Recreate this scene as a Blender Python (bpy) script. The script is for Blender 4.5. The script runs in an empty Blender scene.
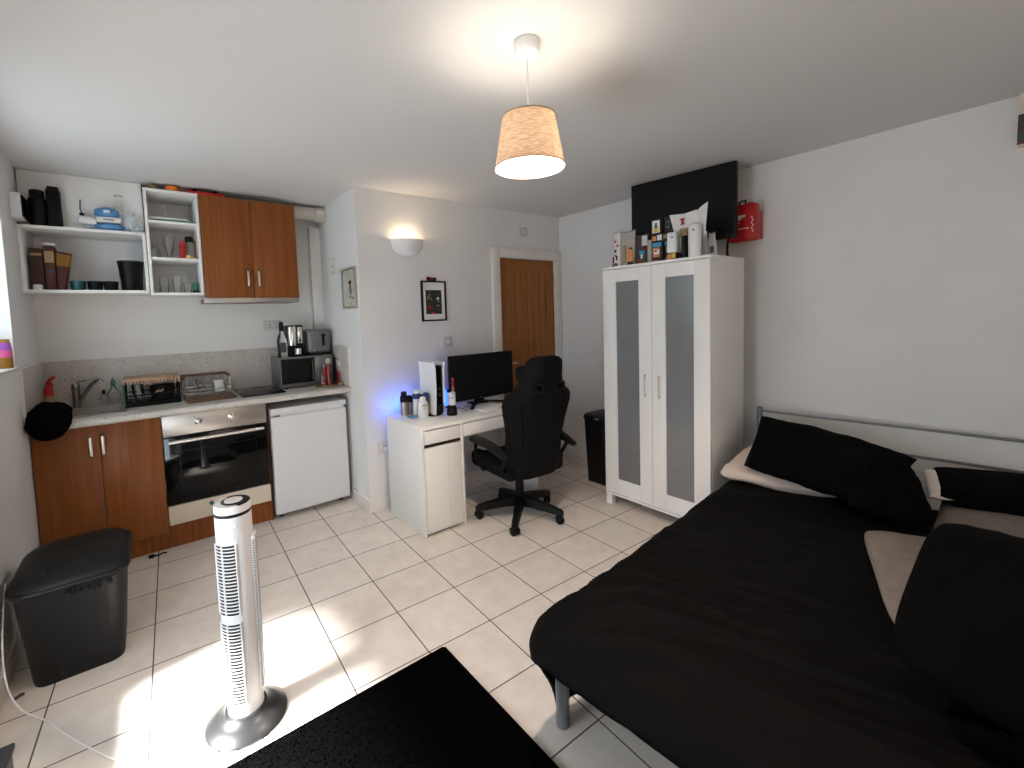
import bpy, bmesh, math, random
from mathutils import Vector, Matrix, noise

scene = bpy.context.scene
COL = scene.collection
PI = math.pi

# ------------------------------------------------------------------ camera
CAM_H = 1.4705
YAW, PITCH, ROLL = 0.6481, 0.0642, -0.0337
def camera():
    cy, sy, cp, sp = math.cos(YAW), math.sin(YAW), math.cos(PITCH), math.sin(PITCH)
    f = Vector((sy * cp, cy * cp, -sp)); r0 = Vector((cy, -sy, 0)); u0 = r0.cross(f)
    r = math.cos(ROLL) * r0 + math.sin(ROLL) * u0
    u = -math.sin(ROLL) * r0 + math.cos(ROLL) * u0
    cam = bpy.data.cameras.new('camera'); o = bpy.data.objects.new('camera', cam); COL.objects.link(o)
    m = Matrix((r, u, -f)).transposed().to_4x4(); m.translation = (0, 0, CAM_H)
    o.matrix_world = m
    cam.sensor_width = 36; cam.lens = 443.96 / 1024 * 36
    cam.shift_x = 29.87 / 1024; cam.shift_y = -39.09 / 1024
    cam.clip_start = 0.02
    scene.camera = o
camera()

# ------------------------------------------------------------------ world, sun, daylight, exposure
scene.view_settings.view_transform = 'Standard'
scene.view_settings.look = 'None'
scene.view_settings.gamma = 1.0
scene.view_settings.use_curve_mapping = False
scene.view_settings.exposure = 0.0
w = bpy.data.worlds.new('sky'); scene.world = w; w.use_nodes = True
w.node_tree.nodes['Background'].inputs[0].default_value = (0.62, 0.78, 1.0, 1)
w.node_tree.nodes['Background'].inputs[1].default_value = 0.6

def light(name, kind, loc, energy, color, **kw):
    l = bpy.data.lights.new(name, kind); l.energy = energy; l.color = color
    o = bpy.data.objects.new(name, l); COL.objects.link(o); o.location = loc
    for k, v in kw.items():
        if k == 'dir':
            o.rotation_euler = Vector(v).to_track_quat('-Z', 'Y').to_euler()
        else:
            setattr(l, k, v)
    return o
SUN = light('sun', 'SUN', (-4, 1.6, 4), 58.0, (1.0, 0.98, 0.95), dir=(1, 0.06, -0.86), angle=math.radians(13))
# daylight at two left openings, then two added fills
light('window_daylight', 'AREA', (-0.70, 2.86, 1.74), 8, (0.76, 0.90, 1.0), dir=(1, 0, 0), shape='RECTANGLE', size=0.9, size_y=0.9)
light('window_daylight', 'AREA', (-0.74, 1.28, 0.75), 50, (0.80, 0.91, 1.0), dir=(1, 0, 0), shape='RECTANGLE', size=0.62, size_y=1.75)
light('window_daylight', 'AREA', (-0.70, -0.35, 1.50), 3.5, (0.84, 0.93, 1.0), dir=(1, 0, 0), shape='RECTANGLE', size=1.1, size_y=1.1)  # added fill for bed and wardrobe, at an unseen opening
light('window_daylight', 'AREA', (1.0, -1.33, 1.55), 10.5, (1.0, 0.76, 0.56), dir=(0, 1, 0), shape='RECTANGLE', size=1.2, size_y=0.9)  # added warm fill behind the camera, at a made-up opening

# ------------------------------------------------------------------ materials
MATS = {}
def mat(name, color, rough=0.5, metal=0.0, noise_amt=0.0, noise_scale=8.0, bump=0.0, bump_scale=40.0,
        trans=0.0, emit=None, emit_strength=0.0, coat=0.0, sheen=0.0, alpha=1.0, spec=0.5, stretch=None, ior=1.45, color2=None):
    if name in MATS: return MATS[name]
    m = bpy.data.materials.new(name); m.use_nodes = True
    nt = m.node_tree; N = nt.nodes; L = nt.links
    b = N['Principled BSDF']
    c = (*color, 1)
    b.inputs['Base Color'].default_value = c
    b.inputs['Roughness'].default_value = rough
    b.inputs['Metallic'].default_value = metal
    b.inputs['IOR'].default_value = ior
    b.inputs['Specular IOR Level'].default_value = spec
    if trans: b.inputs['Transmission Weight'].default_value = trans
    if coat: b.inputs['Coat Weight'].default_value = coat
    if sheen: b.inputs['Sheen Weight'].default_value = sheen; b.inputs['Sheen Roughness'].default_value = 0.5
    if alpha < 1: b.inputs['Alpha'].default_value = alpha
    if emit: b.inputs['Emission Color'].default_value = (*emit, 1); b.inputs['Emission Strength'].default_value = emit_strength
    if noise_amt or bump:
        tc = N.new('ShaderNodeTexCoord')
        vec = tc.outputs['Object']
        if stretch:
            mp = N.new('ShaderNodeMapping'); mp.inputs['Scale'].default_value = stretch
            L.new(vec, mp.inputs['Vector']); vec = mp.outputs['Vector']
    if noise_amt:
        n = N.new('ShaderNodeTexNoise'); n.inputs['Scale'].default_value = noise_scale; n.inputs['Detail'].default_value = 5
        L.new(vec, n.inputs['Vector'])
        r = N.new('ShaderNodeValToRGB')
        c2 = color2 or tuple(x * (1 - noise_amt) for x in color)
        r.color_ramp.elements[0].color = (*c2, 1); r.color_ramp.elements[1].color = c
        r.color_ramp.elements[0].position = 0.35; r.color_ramp.elements[1].position = 0.65
        L.new(n.outputs['Fac'], r.inputs['Fac']); L.new(r.outputs['Color'], b.inputs['Base Color'])
    if bump:
        n2 = N.new('ShaderNodeTexNoise'); n2.inputs['Scale'].default_value = bump_scale; n2.inputs['Detail'].default_value = 4
        L.new(vec, n2.inputs['Vector'])
        bp = N.new('ShaderNodeBump'); bp.inputs['Strength'].default_value = bump; bp.inputs['Distance'].default_value = 0.01
        L.new(n2.outputs['Fac'], bp.inputs['Height']); L.new(bp.outputs['Normal'], b.inputs['Normal'])
    MATS[name] = m
    return m

def wood(name, c1, c2, axis='z', rough=0.4, grooves=None):
    """veneer with long grain; 'grooves' = spacing of cut plank lines across x"""
    m = bpy.data.materials.new(name); m.use_nodes = True
    nt = m.node_tree; N = nt.nodes; L = nt.links; b = N['Principled BSDF']
    tc = N.new('ShaderNodeTexCoord'); mp = N.new('ShaderNodeMapping')
    mp.inputs['Scale'].default_value = {'z': (26, 26, 0.9), 'x': (0.9, 26, 26), 'y': (26, 0.9, 26)}[axis]
    L.new(tc.outputs['Object'], mp.inputs['Vector'])
    n = N.new('ShaderNodeTexNoise'); n.inputs['Scale'].default_value = 1.6; n.inputs['Detail'].default_value = 7; n.inputs['Roughness'].default_value = 0.62
    n.inputs['Distortion'].default_value = 0.6
    L.new(mp.outputs['Vector'], n.inputs['Vector'])
    r = N.new('ShaderNodeValToRGB')
    r.color_ramp.elements[0].color = (*c1, 1); r.color_ramp.elements[1].color = (*c2, 1)
    r.color_ramp.elements[0].position = 0.3; r.color_ramp.elements[1].position = 0.72
    L.new(n.outputs['Fac'], r.inputs['Fac']); L.new(r.outputs['Color'], b.inputs['Base Color'])
    b.inputs['Roughness'].default_value = rough; b.inputs['Specular IOR Level'].default_value = 0.25
    bp = N.new('ShaderNodeBump'); bp.inputs['Strength'].default_value = 0.12; bp.inputs['Distance'].default_value = 0.002
    L.new(n.outputs['Fac'], bp.inputs['Height']); L.new(bp.outputs['Normal'], b.inputs['Normal'])
    return m

def tile_floor():
    m = bpy.data.materials.new('floor_tiles'); m.use_nodes = True
    nt = m.node_tree; N = nt.nodes; L = nt.links; b = N['Principled BSDF']
    tc = N.new('ShaderNodeTexCoord'); mp = N.new('ShaderNodeMapping')
    g = -0.0384; S = 0.333; cx, cy = -2.836, -7.9834
    c, s = math.cos(-g), math.sin(-g)
    mp.inputs['Scale'].default_value = (1 / S, 1 / S, 1)
    mp.inputs['Rotation'].default_value = (0, 0, -g)
    mp.inputs['Location'].default_value = (c * cx - s * cy + 40, s * cx + c * cy + 40, 0)
    L.new(tc.outputs['Object'], mp.inputs['Vector'])
    br = N.new('ShaderNodeTexBrick'); br.offset = 0; br.squash = 1
    br.inputs['Scale'].default_value = 1; br.inputs['Brick Width'].default_value = 1; br.inputs['Row Height'].default_value = 1
    br.inputs['Mortar Size'].default_value = 0.0085; br.inputs['Mortar Smooth'].default_value = 0.1
    br.inputs['Color1'].default_value = (1, 1, 1, 1); br.inputs['Color2'].default_value = (0.94, 0.94, 0.94, 1)
    br.inputs['Mortar'].default_value = (0, 0, 0, 1)
    L.new(mp.outputs['Vector'], br.inputs['Vector'])
    n = N.new('ShaderNodeTexNoise'); n.inputs['Scale'].default_value = 9; n.inputs['Detail'].default_value = 8; n.inputs['Roughness'].default_value = 0.65
    L.new(tc.outputs['Object'], n.inputs['Vector'])
    r = N.new('ShaderNodeValToRGB')
    r.color_ramp.elements[0].color = (0.69, 0.625, 0.56, 1); r.color_ramp.elements[1].color = (0.82, 0.765, 0.70, 1)
    r.color_ramp.elements[0].position = 0.3; r.color_ramp.elements[1].position = 0.7
    L.new(n.outputs['Fac'], r.inputs['Fac'])
    mu = N.new('ShaderNodeMix'); mu.data_type = 'RGBA'; mu.blend_type = 'MULTIPLY'; mu.inputs['Factor'].default_value = 1
    L.new(r.outputs['Color'], mu.inputs['A']); L.new(br.outputs['Color'], mu.inputs['B'])
    mx = N.new('ShaderNodeMix'); mx.data_type = 'RGBA'
    L.new(br.outputs['Fac'], mx.inputs['Factor']); L.new(mu.outputs['Result'], mx.inputs['A'])
    mx.inputs['B'].default_value = (0.09, 0.08, 0.07, 1)
    L.new(mx.outputs['Result'], b.inputs['Base Color'])
    mr = N.new('ShaderNodeMapRange'); mr.inputs['To Min'].default_value = 0.33; mr.inputs['To Max'].default_value = 0.8
    L.new(br.outputs['Fac'], mr.inputs['Value']); L.new(mr.outputs['Result'], b.inputs['Roughness'])
    bp = N.new('ShaderNodeBump'); bp.invert = True; bp.inputs['Strength'].default_value = 0.35; bp.inputs['Distance'].default_value = 0.003
    L.new(br.outputs['Fac'], bp.inputs['Height']); L.new(bp.outputs['Normal'], b.inputs['Normal'])
    return m

def speckle(name, base, dark, scale=90, thr=0.34, rough=0.4):
    m = bpy.data.materials.new(name); m.use_nodes = True
    nt = m.node_tree; N = nt.nodes; L = nt.links; b = N['Principled BSDF']
    tc = N.new('ShaderNodeTexCoord')
    n = N.new('ShaderNodeTexNoise'); n.inputs['Scale'].default_value = scale; n.inputs['Detail'].default_value = 3
    L.new(tc.outputs['Object'], n.inputs['Vector'])
    r = N.new('ShaderNodeValToRGB')
    r.color_ramp.elements[0].color = (*dark, 1); r.color_ramp.elements[1].color = (*base, 1)
    r.color_ramp.elements[0].position = thr - 0.04; r.color_ramp.elements[1].position = thr + 0.05
    L.new(n.outputs['Fac'], r.inputs['Fac'])
    n2 = N.new('ShaderNodeTexNoise'); n2.inputs['Scale'].default_value = 12; n2.inputs['Detail'].default_value = 4
    L.new(tc.outputs['Object'], n2.inputs['Vector'])
    mr = N.new('ShaderNodeMapRange'); mr.inputs['To Min'].default_value = 0.8; mr.inputs['To Max'].default_value = 1.1
    L.new(n2.outputs['Fac'], mr.inputs['Value'])
    mu = N.new('ShaderNodeMix'); mu.data_type = 'RGBA'; mu.blend_type = 'MULTIPLY'; mu.inputs['Factor'].default_value = 1
    L.new(r.outputs['Color'], mu.inputs['A']); L.new(mr.outputs['Result'], mu.inputs['B'])
    L.new(mu.outputs['Result'], b.inputs['Base Color'])
    b.inputs['Roughness'].default_value = rough
    return m

def shade_mat():
    m = bpy.data.materials.new('linen_shade'); m.use_nodes = True
    nt = m.node_tree; N = nt.nodes; L = nt.links; b = N['Principled BSDF']
    tc = N.new('ShaderNodeTexCoord'); mp = N.new('ShaderNodeMapping'); mp.inputs['Scale'].default_value = (40, 40, 220)
    L.new(tc.outputs['Object'], mp.inputs['Vector'])
    n = N.new('ShaderNodeTexNoise'); n.inputs['Scale'].default_value = 1; n.inputs['Detail'].default_value = 6
    L.new(mp.outputs['Vector'], n.inputs['Vector'])
    r = N.new('ShaderNodeValToRGB')
    r.color_ramp.elements[0].color = (0.46, 0.32, 0.21, 1); r.color_ramp.elements[1].color = (0.74, 0.60, 0.46, 1)
    r.color_ramp.elements[0].position = 0.3; r.color_ramp.elements[1].position = 0.7
    L.new(n.outputs['Fac'], r.inputs['Fac'])
    t = N.new('ShaderNodeBsdfTranslucent'); d = N.new('ShaderNodeBsdfDiffuse'); mx = N.new('ShaderNodeMixShader')
    mx.inputs[0].default_value = 0.42
    L.new(r.outputs['Color'], t.inputs['Color']); L.new(r.outputs['Color'], d.inputs['Color'])
    L.new(d.outputs[0], mx.inputs[1]); L.new(t.outputs[0], mx.inputs[2])
    L.new(mx.outputs[0], N['Material Output'].inputs['Surface'])
    return m

def lining_mat():
    m = bpy.data.materials.new('white_shade_lining'); m.use_nodes = True
    N = m.node_tree.nodes; L = m.node_tree.links
    t = N.new('ShaderNodeBsdfTranslucent'); d = N.new('ShaderNodeBsdfDiffuse'); mx = N.new('ShaderNodeMixShader')
    t.inputs['Color'].default_value = (.8, .78, .75, 1); d.inputs['Color'].default_value = (.85, .84, .82, 1); mx.inputs[0].default_value = .3
    L.new(d.outputs[0], mx.inputs[1]); L.new(t.outputs[0], mx.inputs[2]); L.new(mx.outputs[0], N['Material Output'].inputs['Surface'])
    return m
M_LINING = lining_mat()
M_SCREEN = mat('matt_black_screen', (0.004, 0.004, 0.0045), 0.4, spec=0.25)
M_PLATE = mat('ivory_wall_plate', (0.62, 0.60, 0.57), 0.4)
M_WALL = mat('white_painted_plaster', (0.81, 0.80, 0.785), 0.85, bump=0.12, bump_scale=25, noise_amt=0.04, noise_scale=3)
M_CEIL = mat('white_ceiling_paint', (0.70, 0.69, 0.68), 0.9, bump=0.06, bump_scale=12)
M_TRIM = mat('white_gloss_paint', (0.80, 0.765, 0.70), 0.45, noise_amt=0.05)
M_FLOOR = tile_floor()
M_TEAK = wood('teak_veneer', (0.18, 0.052, 0.010), (0.30, 0.098, 0.024), 'z', 0.38)
M_DOORWOOD = wood('oak_veneer', (0.25, 0.090, 0.022), (0.40, 0.160, 0.044), 'z', 0.45)
M_BOARD = wood('board_wood', (0.10, 0.05, 0.028), (0.20, 0.11, 0.06), 'x', 0.55)
M_PALEWOOD = wood('pale_board_wood', (0.36, 0.22, 0.13), (0.52, 0.35, 0.22), 'x', 0.55)
M_STONE = speckle('speckled_laminate', (0.66, 0.615, 0.56), (0.33, 0.28, 0.24), 90, 0.35, 0.35)
M_SPLASH = speckle('speckled_splashback', (0.59, 0.54, 0.495), (0.27, 0.23, 0.19), 85, 0.34, 0.4)
M_WHITE = mat('white_lacquer', (0.86, 0.845, 0.82), 0.35)
M_WHITEPL = mat('white_plastic', (0.80, 0.80, 0.80), 0.35)
M_FRIDGE = mat('white_enamel', (0.76, 0.76, 0.77), 0.35)
M_CREAM = mat('cream_laminate', (0.72, 0.64, 0.52), 0.5)
M_STEEL = mat('brushed_steel', (0.52, 0.49, 0.46), 0.38, 1.0, noise_amt=0.15, noise_scale=4, stretch=(1, 30, 60))
M_SINK = mat('sink_steel', (0.42, 0.41, 0.40), 0.34, 1.0)
M_TAP = mat('worn_chrome', (0.33, 0.32, 0.31), 0.2, 1.0)
M_CHROME = mat('polished_chrome', (0.75, 0.74, 0.73), 0.16, 1.0)
M_SATIN = mat('satin_nickel', (0.62, 0.58, 0.54), 0.32, 1.0)
M_GREYMETAL = mat('silver_grey_paint', (0.22, 0.225, 0.24), 0.35, 0.6)
M_BLKGLASS = mat('black_glass', (0.004, 0.004, 0.004), 0.06, spec=0.28)
M_BLKPL = mat('black_plastic', (0.0045, 0.0045, 0.0046), 0.45, spec=0.22)
M_BLKMATT = mat('black_matt_plastic', (0.005, 0.005, 0.0052), 0.6, bump=0.1, bump_scale=120, spec=0.2)
M_BIN = mat('charcoal_bin_plastic', (0.0062, 0.0064, 0.0068), 0.5, spec=0.3, bump=0.08, bump_scale=160)
M_BLKFAB = mat('black_fabric', (0.0018, 0.0017, 0.0017), 0.9, bump=0.25, bump_scale=220, spec=0.05)
M_CHAIRFAB = mat('black_chair_fabric', (0.0035, 0.0035, 0.0036), 0.8, bump=0.2, bump_scale=260, spec=0.15)
M_DUVET = mat('black_cotton', (0.0017, 0.0016, 0.0015), 0.75, bump=0.3, bump_scale=40, spec=0.10)
M_GREYFAB = mat('taupe_cotton', (0.165, 0.14, 0.122), 0.9, bump=0.3, bump_scale=60, noise_amt=0.12, noise_scale=20)
M_BEIGEFAB = mat('pale_beige_cotton', (0.56, 0.475, 0.42), 0.9, bump=0.2, bump_scale=50)
M_WHITEFAB = mat('white_cotton', (0.72, 0.68, 0.64), 0.9, bump=0.2, bump_scale=50)
M_RUG = mat('black_pile', (0.0018, 0.0017, 0.0018), 1.0, bump=0.8, bump_scale=170, noise_amt=0.4, noise_scale=130, spec=0.02)
M_GLASS = mat('clear_glass', (0.98, 0.99, 0.985), 0.02, trans=1.0)
M_FROST = mat('frosted_grey_glass', (0.20, 0.207, 0.212), 0.22, noise_amt=0.1, noise_scale=3, coat=0.2)
M_RED = mat('red_plastic', (0.50, 0.012, 0.012), 0.35)
M_DKRED = mat('dark_red_glass', (0.22, 0.008, 0.012), 0.15, coat=0.4)
M_ORANGE = mat('orange_plastic', (0.85, 0.20, 0.015), 0.4)
M_BROWN = mat('brown_card', (0.05, 0.018, 0.010), 0.6)
M_REDCARD = mat('maroon_card', (0.085, 0.018, 0.010), 0.55)
M_YELLOW = mat('yellow_card', (0.27, 0.13, 0.012), 0.5)
M_TAN = mat('tan_card', (0.36, 0.24, 0.12), 0.6)
M_BLUE = mat('blue_plastic', (0.10, 0.28, 0.55), 0.35)
M_NAVY = mat('navy_plastic', (0.02, 0.05, 0.16), 0.3)
M_GREEN = mat('green_plastic', (0.02, 0.16, 0.10), 0.35)
M_TEAL = mat('teal_metal', (0.02, 0.09, 0.10), 0.3, 0.5)
M_GOLD = mat('gold_foil', (0.62, 0.40, 0.16), 0.35, 0.8)
M_PINK = mat('pink_foil', (0.60, 0.10, 0.28), 0.35)
M_PURPLE = mat('purple_foil', (0.30, 0.08, 0.40), 0.35)
M_PAPER = mat('white_paper', (0.80, 0.79, 0.77), 0.7)
M_CLING = mat('clear_wrap', (0.75, 0.82, 0.86), 0.15, alpha=0.45)
M_LED = mat('blue_led', (0.05, 0.1, 0.9), 0.4, emit=(0.02, 0.10, 1.0), emit_strength=5)
M_SHADE = shade_mat()
M_BULB = mat('lit_bulb', (1, 0.9, 0.75), 0.4, emit=(1.0, 0.74, 0.45), emit_strength=25)
M_DUCT = mat('off_white_duct', (0.60, 0.56, 0.50), 0.6, noise_amt=0.15, noise_scale=10)
M_FANWHITE = mat('fan_white_plastic', (0.66, 0.66, 0.67), 0.3)
M_GROOVE = mat('dark_gap', (0.02, 0.015, 0.01), 0.9)
M_FIGORANGE = mat('orange_print', (0.65, 0.25, 0.08), 0.4)
M_FIGBLUE = mat('sky_blue_print', (0.05, 0.32, 0.55), 0.4)
M_FIGYELLOW = mat('yellow_print', (0.70, 0.50, 0.05), 0.4)
M_GREYPL = mat('grey_plastic', (0.16, 0.16, 0.165), 0.4)
M_DKGREY = mat('dark_grey_plastic', (0.055, 0.056, 0.06), 0.4)
M_TOASTER = mat('grey_metal_paint', (0.17, 0.17, 0.175), 0.35, 0.5)
M_FANBASE = mat('dark_gloss_plastic', (0.016, 0.0165, 0.0175), 0.34)

# ------------------------------------------------------------------ mesh helpers
class MB:
    """collects shapes in one bmesh"""
    def __init__(self): self.bm = bmesh.new()
    def _fin(self, verts, mtx):
        if mtx is not None: bmesh.ops.transform(self.bm, matrix=mtx, verts=verts)
    def box(self, x0, y0, z0, x1, y1, z1, bev=0.0, seg=2, mtx=None):
        r = bmesh.ops.create_cube(self.bm, size=1)
        vs = r['verts']
        for v in vs:
            v.co = Vector(((x0 + x1) / 2 + v.co.x * (x1 - x0), (y0 + y1) / 2 + v.co.y * (y1 - y0), (z0 + z1) / 2 + v.co.z * (z1 - z0)))
        if bev:
            es = {e for v in vs for e in v.link_edges}
            rr = bmesh.ops.bevel(self.bm, geom=list(es), offset=bev, segments=seg, profile=0.5, affect='EDGES')
            vs = list({v for f in rr['faces'] for v in f.verts} | {v for v in vs if v.is_valid})
        self._fin(vs, mtx)
        return self
    def lathe(self, cx, cy, prof, seg=24, caps=True, mtx=None, sx=1.0, sy=1.0):
        bm = self.bm; rings = []
        for r, z in prof:
            rings.append([bm.verts.new((cx + sx * r * math.cos(2 * PI * i / seg), cy + sy * r * math.sin(2 * PI * i / seg), z)) for i in range(seg)])
        for a, b in zip(rings, rings[1:]):
            for i in range(seg):
                bm.faces.new((a[i], a[(i + 1) % seg], b[(i + 1) % seg], b[i]))
        if caps:
            bm.faces.new(rings[0][::-1]); bm.faces.new(rings[-1])
        self._fin([v for r in rings for v in r], mtx)
        return self
    def tube(self, pts, r, seg=10, closed=False, radii=None, flat=1.0):
        bm = self.bm; P = [Vector(p) for p in pts]; n = len(P); rings = []
        up = None
        for i, p in enumerate(P):
            if closed: d = P[(i + 1) % n] - P[i - 1]
            else: d = P[min(i + 1, n - 1)] - P[max(i - 1, 0)]
            d.normalize()
            if up is None:
                up = Vector((0, 0, 1)) if abs(d.z) < 0.9 else Vector((1, 0, 0))
            s = d.cross(up)
            if s.length < 1e-5: s = d.orthogonal()
            s.normalize(); t = s.cross(d).normalized(); up = t
            rr = radii[i] if radii else r
            rings.append([bm.verts.new(p + s * rr * math.cos(2 * PI * k / seg) + t * rr * flat * math.sin(2 * PI * k / seg)) for k in range(seg)])
        for i in range(n if closed else n - 1):
            a, b = rings[i], rings[(i + 1) % n]
            for k in range(seg): bm.faces.new((a[k], a[(k + 1) % seg], b[(k + 1) % seg], b[k]))
        if not closed:
            bm.faces.new(rings[0][::-1]); bm.faces.new(rings[-1])
        return self
    def rod(self, a, b, r, seg=12): return self.tube([a, b], r, seg)
    def prism(self, outline, z0, z1, mtx=None, bev=0.0):
        """outline in xy, extruded z0..z1"""
        bm = self.bm
        a = [bm.verts.new((x, y, z0)) for x, y in outline]; b = [bm.verts.new((x, y, z1)) for x, y in outline]
        n = len(a); fs = [bm.faces.new(a[::-1]), bm.faces.new(b)]
        for i in range(n): bm.faces.new((a[i], a[(i + 1) % n], b[(i + 1) % n], b[i]))
        vs = a + b
        if bev:
            es = [e for f in fs for e in f.edges]
            rr = bmesh.ops.bevel(bm, geom=es, offset=bev, segments=2, profile=0.5, affect='EDGES')
            vs = list({v for f in rr['faces'] for v in f.verts} | {v for v in vs if v.is_valid})
        self._fin(vs, mtx)
        return self
    def loft(self, sections, caps=True):
        """sections: list of equal-length rings of points"""
        bm = self.bm; R = [[bm.verts.new(p) for p in s] for s in sections]
        for a, b in zip(R, R[1:]):
            n = len(a)
            for i in range(n): bm.faces.new((a[i], a[(i + 1) % n], b[(i + 1) % n], b[i]))
        if caps: bm.faces.new(R[0][::-1]); bm.faces.new(R[-1])
        return self
    def grid(self, f, nu, nv):
        bm = self.bm; V = [[bm.verts.new(f(i / nu, j / nv)) for j in range(nv + 1)] for i in range(nu + 1)]
        for i in range(nu):
            for j in range(nv): bm.faces.new((V[i][j], V[i + 1][j], V[i + 1][j + 1], V[i][j + 1]))
        return self
    def blob(self, c, r, sub=3, fn=None):
        rr = bmesh.ops.create_icosphere(self.bm, subdivisions=sub, radius=1)
        for v in rr['verts']:
            d = v.co.normalized(); k = fn(d) if fn else 1
            v.co = Vector((c[0] + d.x * r[0] * k, c[1] + d.y * r[1] * k, c[2] + d.z * r[2] * k))
        return self
    def build(self, name, material, parent=None, smooth=True, angle=35, world=True):
        me = bpy.data.meshes.new(name)
        bmesh.ops.recalc_face_normals(self.bm, faces=self.bm.faces)
        if smooth:
            th = math.radians(angle)
            for f in self.bm.faces: f.smooth = True
            for e in self.bm.edges:
                if len(e.link_faces) == 2: e.smooth = e.calc_face_angle(0) < th
        if parent is not None and world:
            root = parent
            m = Matrix.Identity(4)
            while root is not None:
                m = root.matrix_basis @ m; root = root.parent
            bmesh.ops.transform(self.bm, matrix=m.inverted(), verts=self.bm.verts)
        self.bm.to_mesh(me); self.bm.free()
        o = bpy.data.objects.new(name, me); COL.objects.link(o)
        if material: me.materials.append(material)
        if parent is not None: o.parent = parent
        return o

def tag(o, label, cat, group=None):
    o['label'] = label; o['category'] = cat
    if group: o['group'] = group
    return o
def thing(name, label, cat, loc=(0, 0, 0), rotz=0.0, group=None):
    o = bpy.data.objects.new(name, None); COL.objects.link(o)
    o.location = loc; o.rotation_euler = (0, 0, rotz); o.empty_display_size = 0.05
    return tag(o, label, cat, group)
def struct(o): o['kind'] = 'structure'; return o
def box_part(name, m, parent, *a, **k):
    bev = k.pop('bev', 0.0); world = k.pop('world', True)
    return MB().box(*a, bev=bev).build(name, m, parent, world=world)
def rrect(x0, y0, x1, y1, r, n=6):
    out = []
    for cx, cy, a in ((x1 - r, y1 - r, 0), (x0 + r, y1 - r, PI / 2), (x0 + r, y0 + r, PI), (x1 - r, y0 + r, 1.5 * PI)):
        for i in range(n + 1):
            t = a + PI / 2 * i / n
            out.append((cx + r * math.cos(t), cy + r * math.sin(t)))
    return out
def cut(obj, mb):
    """subtract the shape in mb (object-local coordinates) from obj"""
    me = bpy.data.meshes.new('cutter'); bmesh.ops.recalc_face_normals(mb.bm, faces=mb.bm.faces); mb.bm.to_mesh(me); mb.bm.free()
    c = bpy.data.objects.new('cutter', me); COL.objects.link(c); c.parent = obj.parent
    md = obj.modifiers.new('cut', 'BOOLEAN'); md.object = c; md.operation = 'DIFFERENCE'; md.solver = 'EXACT'
    dg = bpy.context.evaluated_depsgraph_get(); dg.update()
    nm = bpy.data.meshes.new_from_object(obj.evaluated_get(dg))
    obj.modifiers.clear(); old = obj.data; obj.data = nm; nm.name = old.name
    bpy.data.meshes.remove(old); bpy.data.objects.remove(c); bpy.data.meshes.remove(me)

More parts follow.
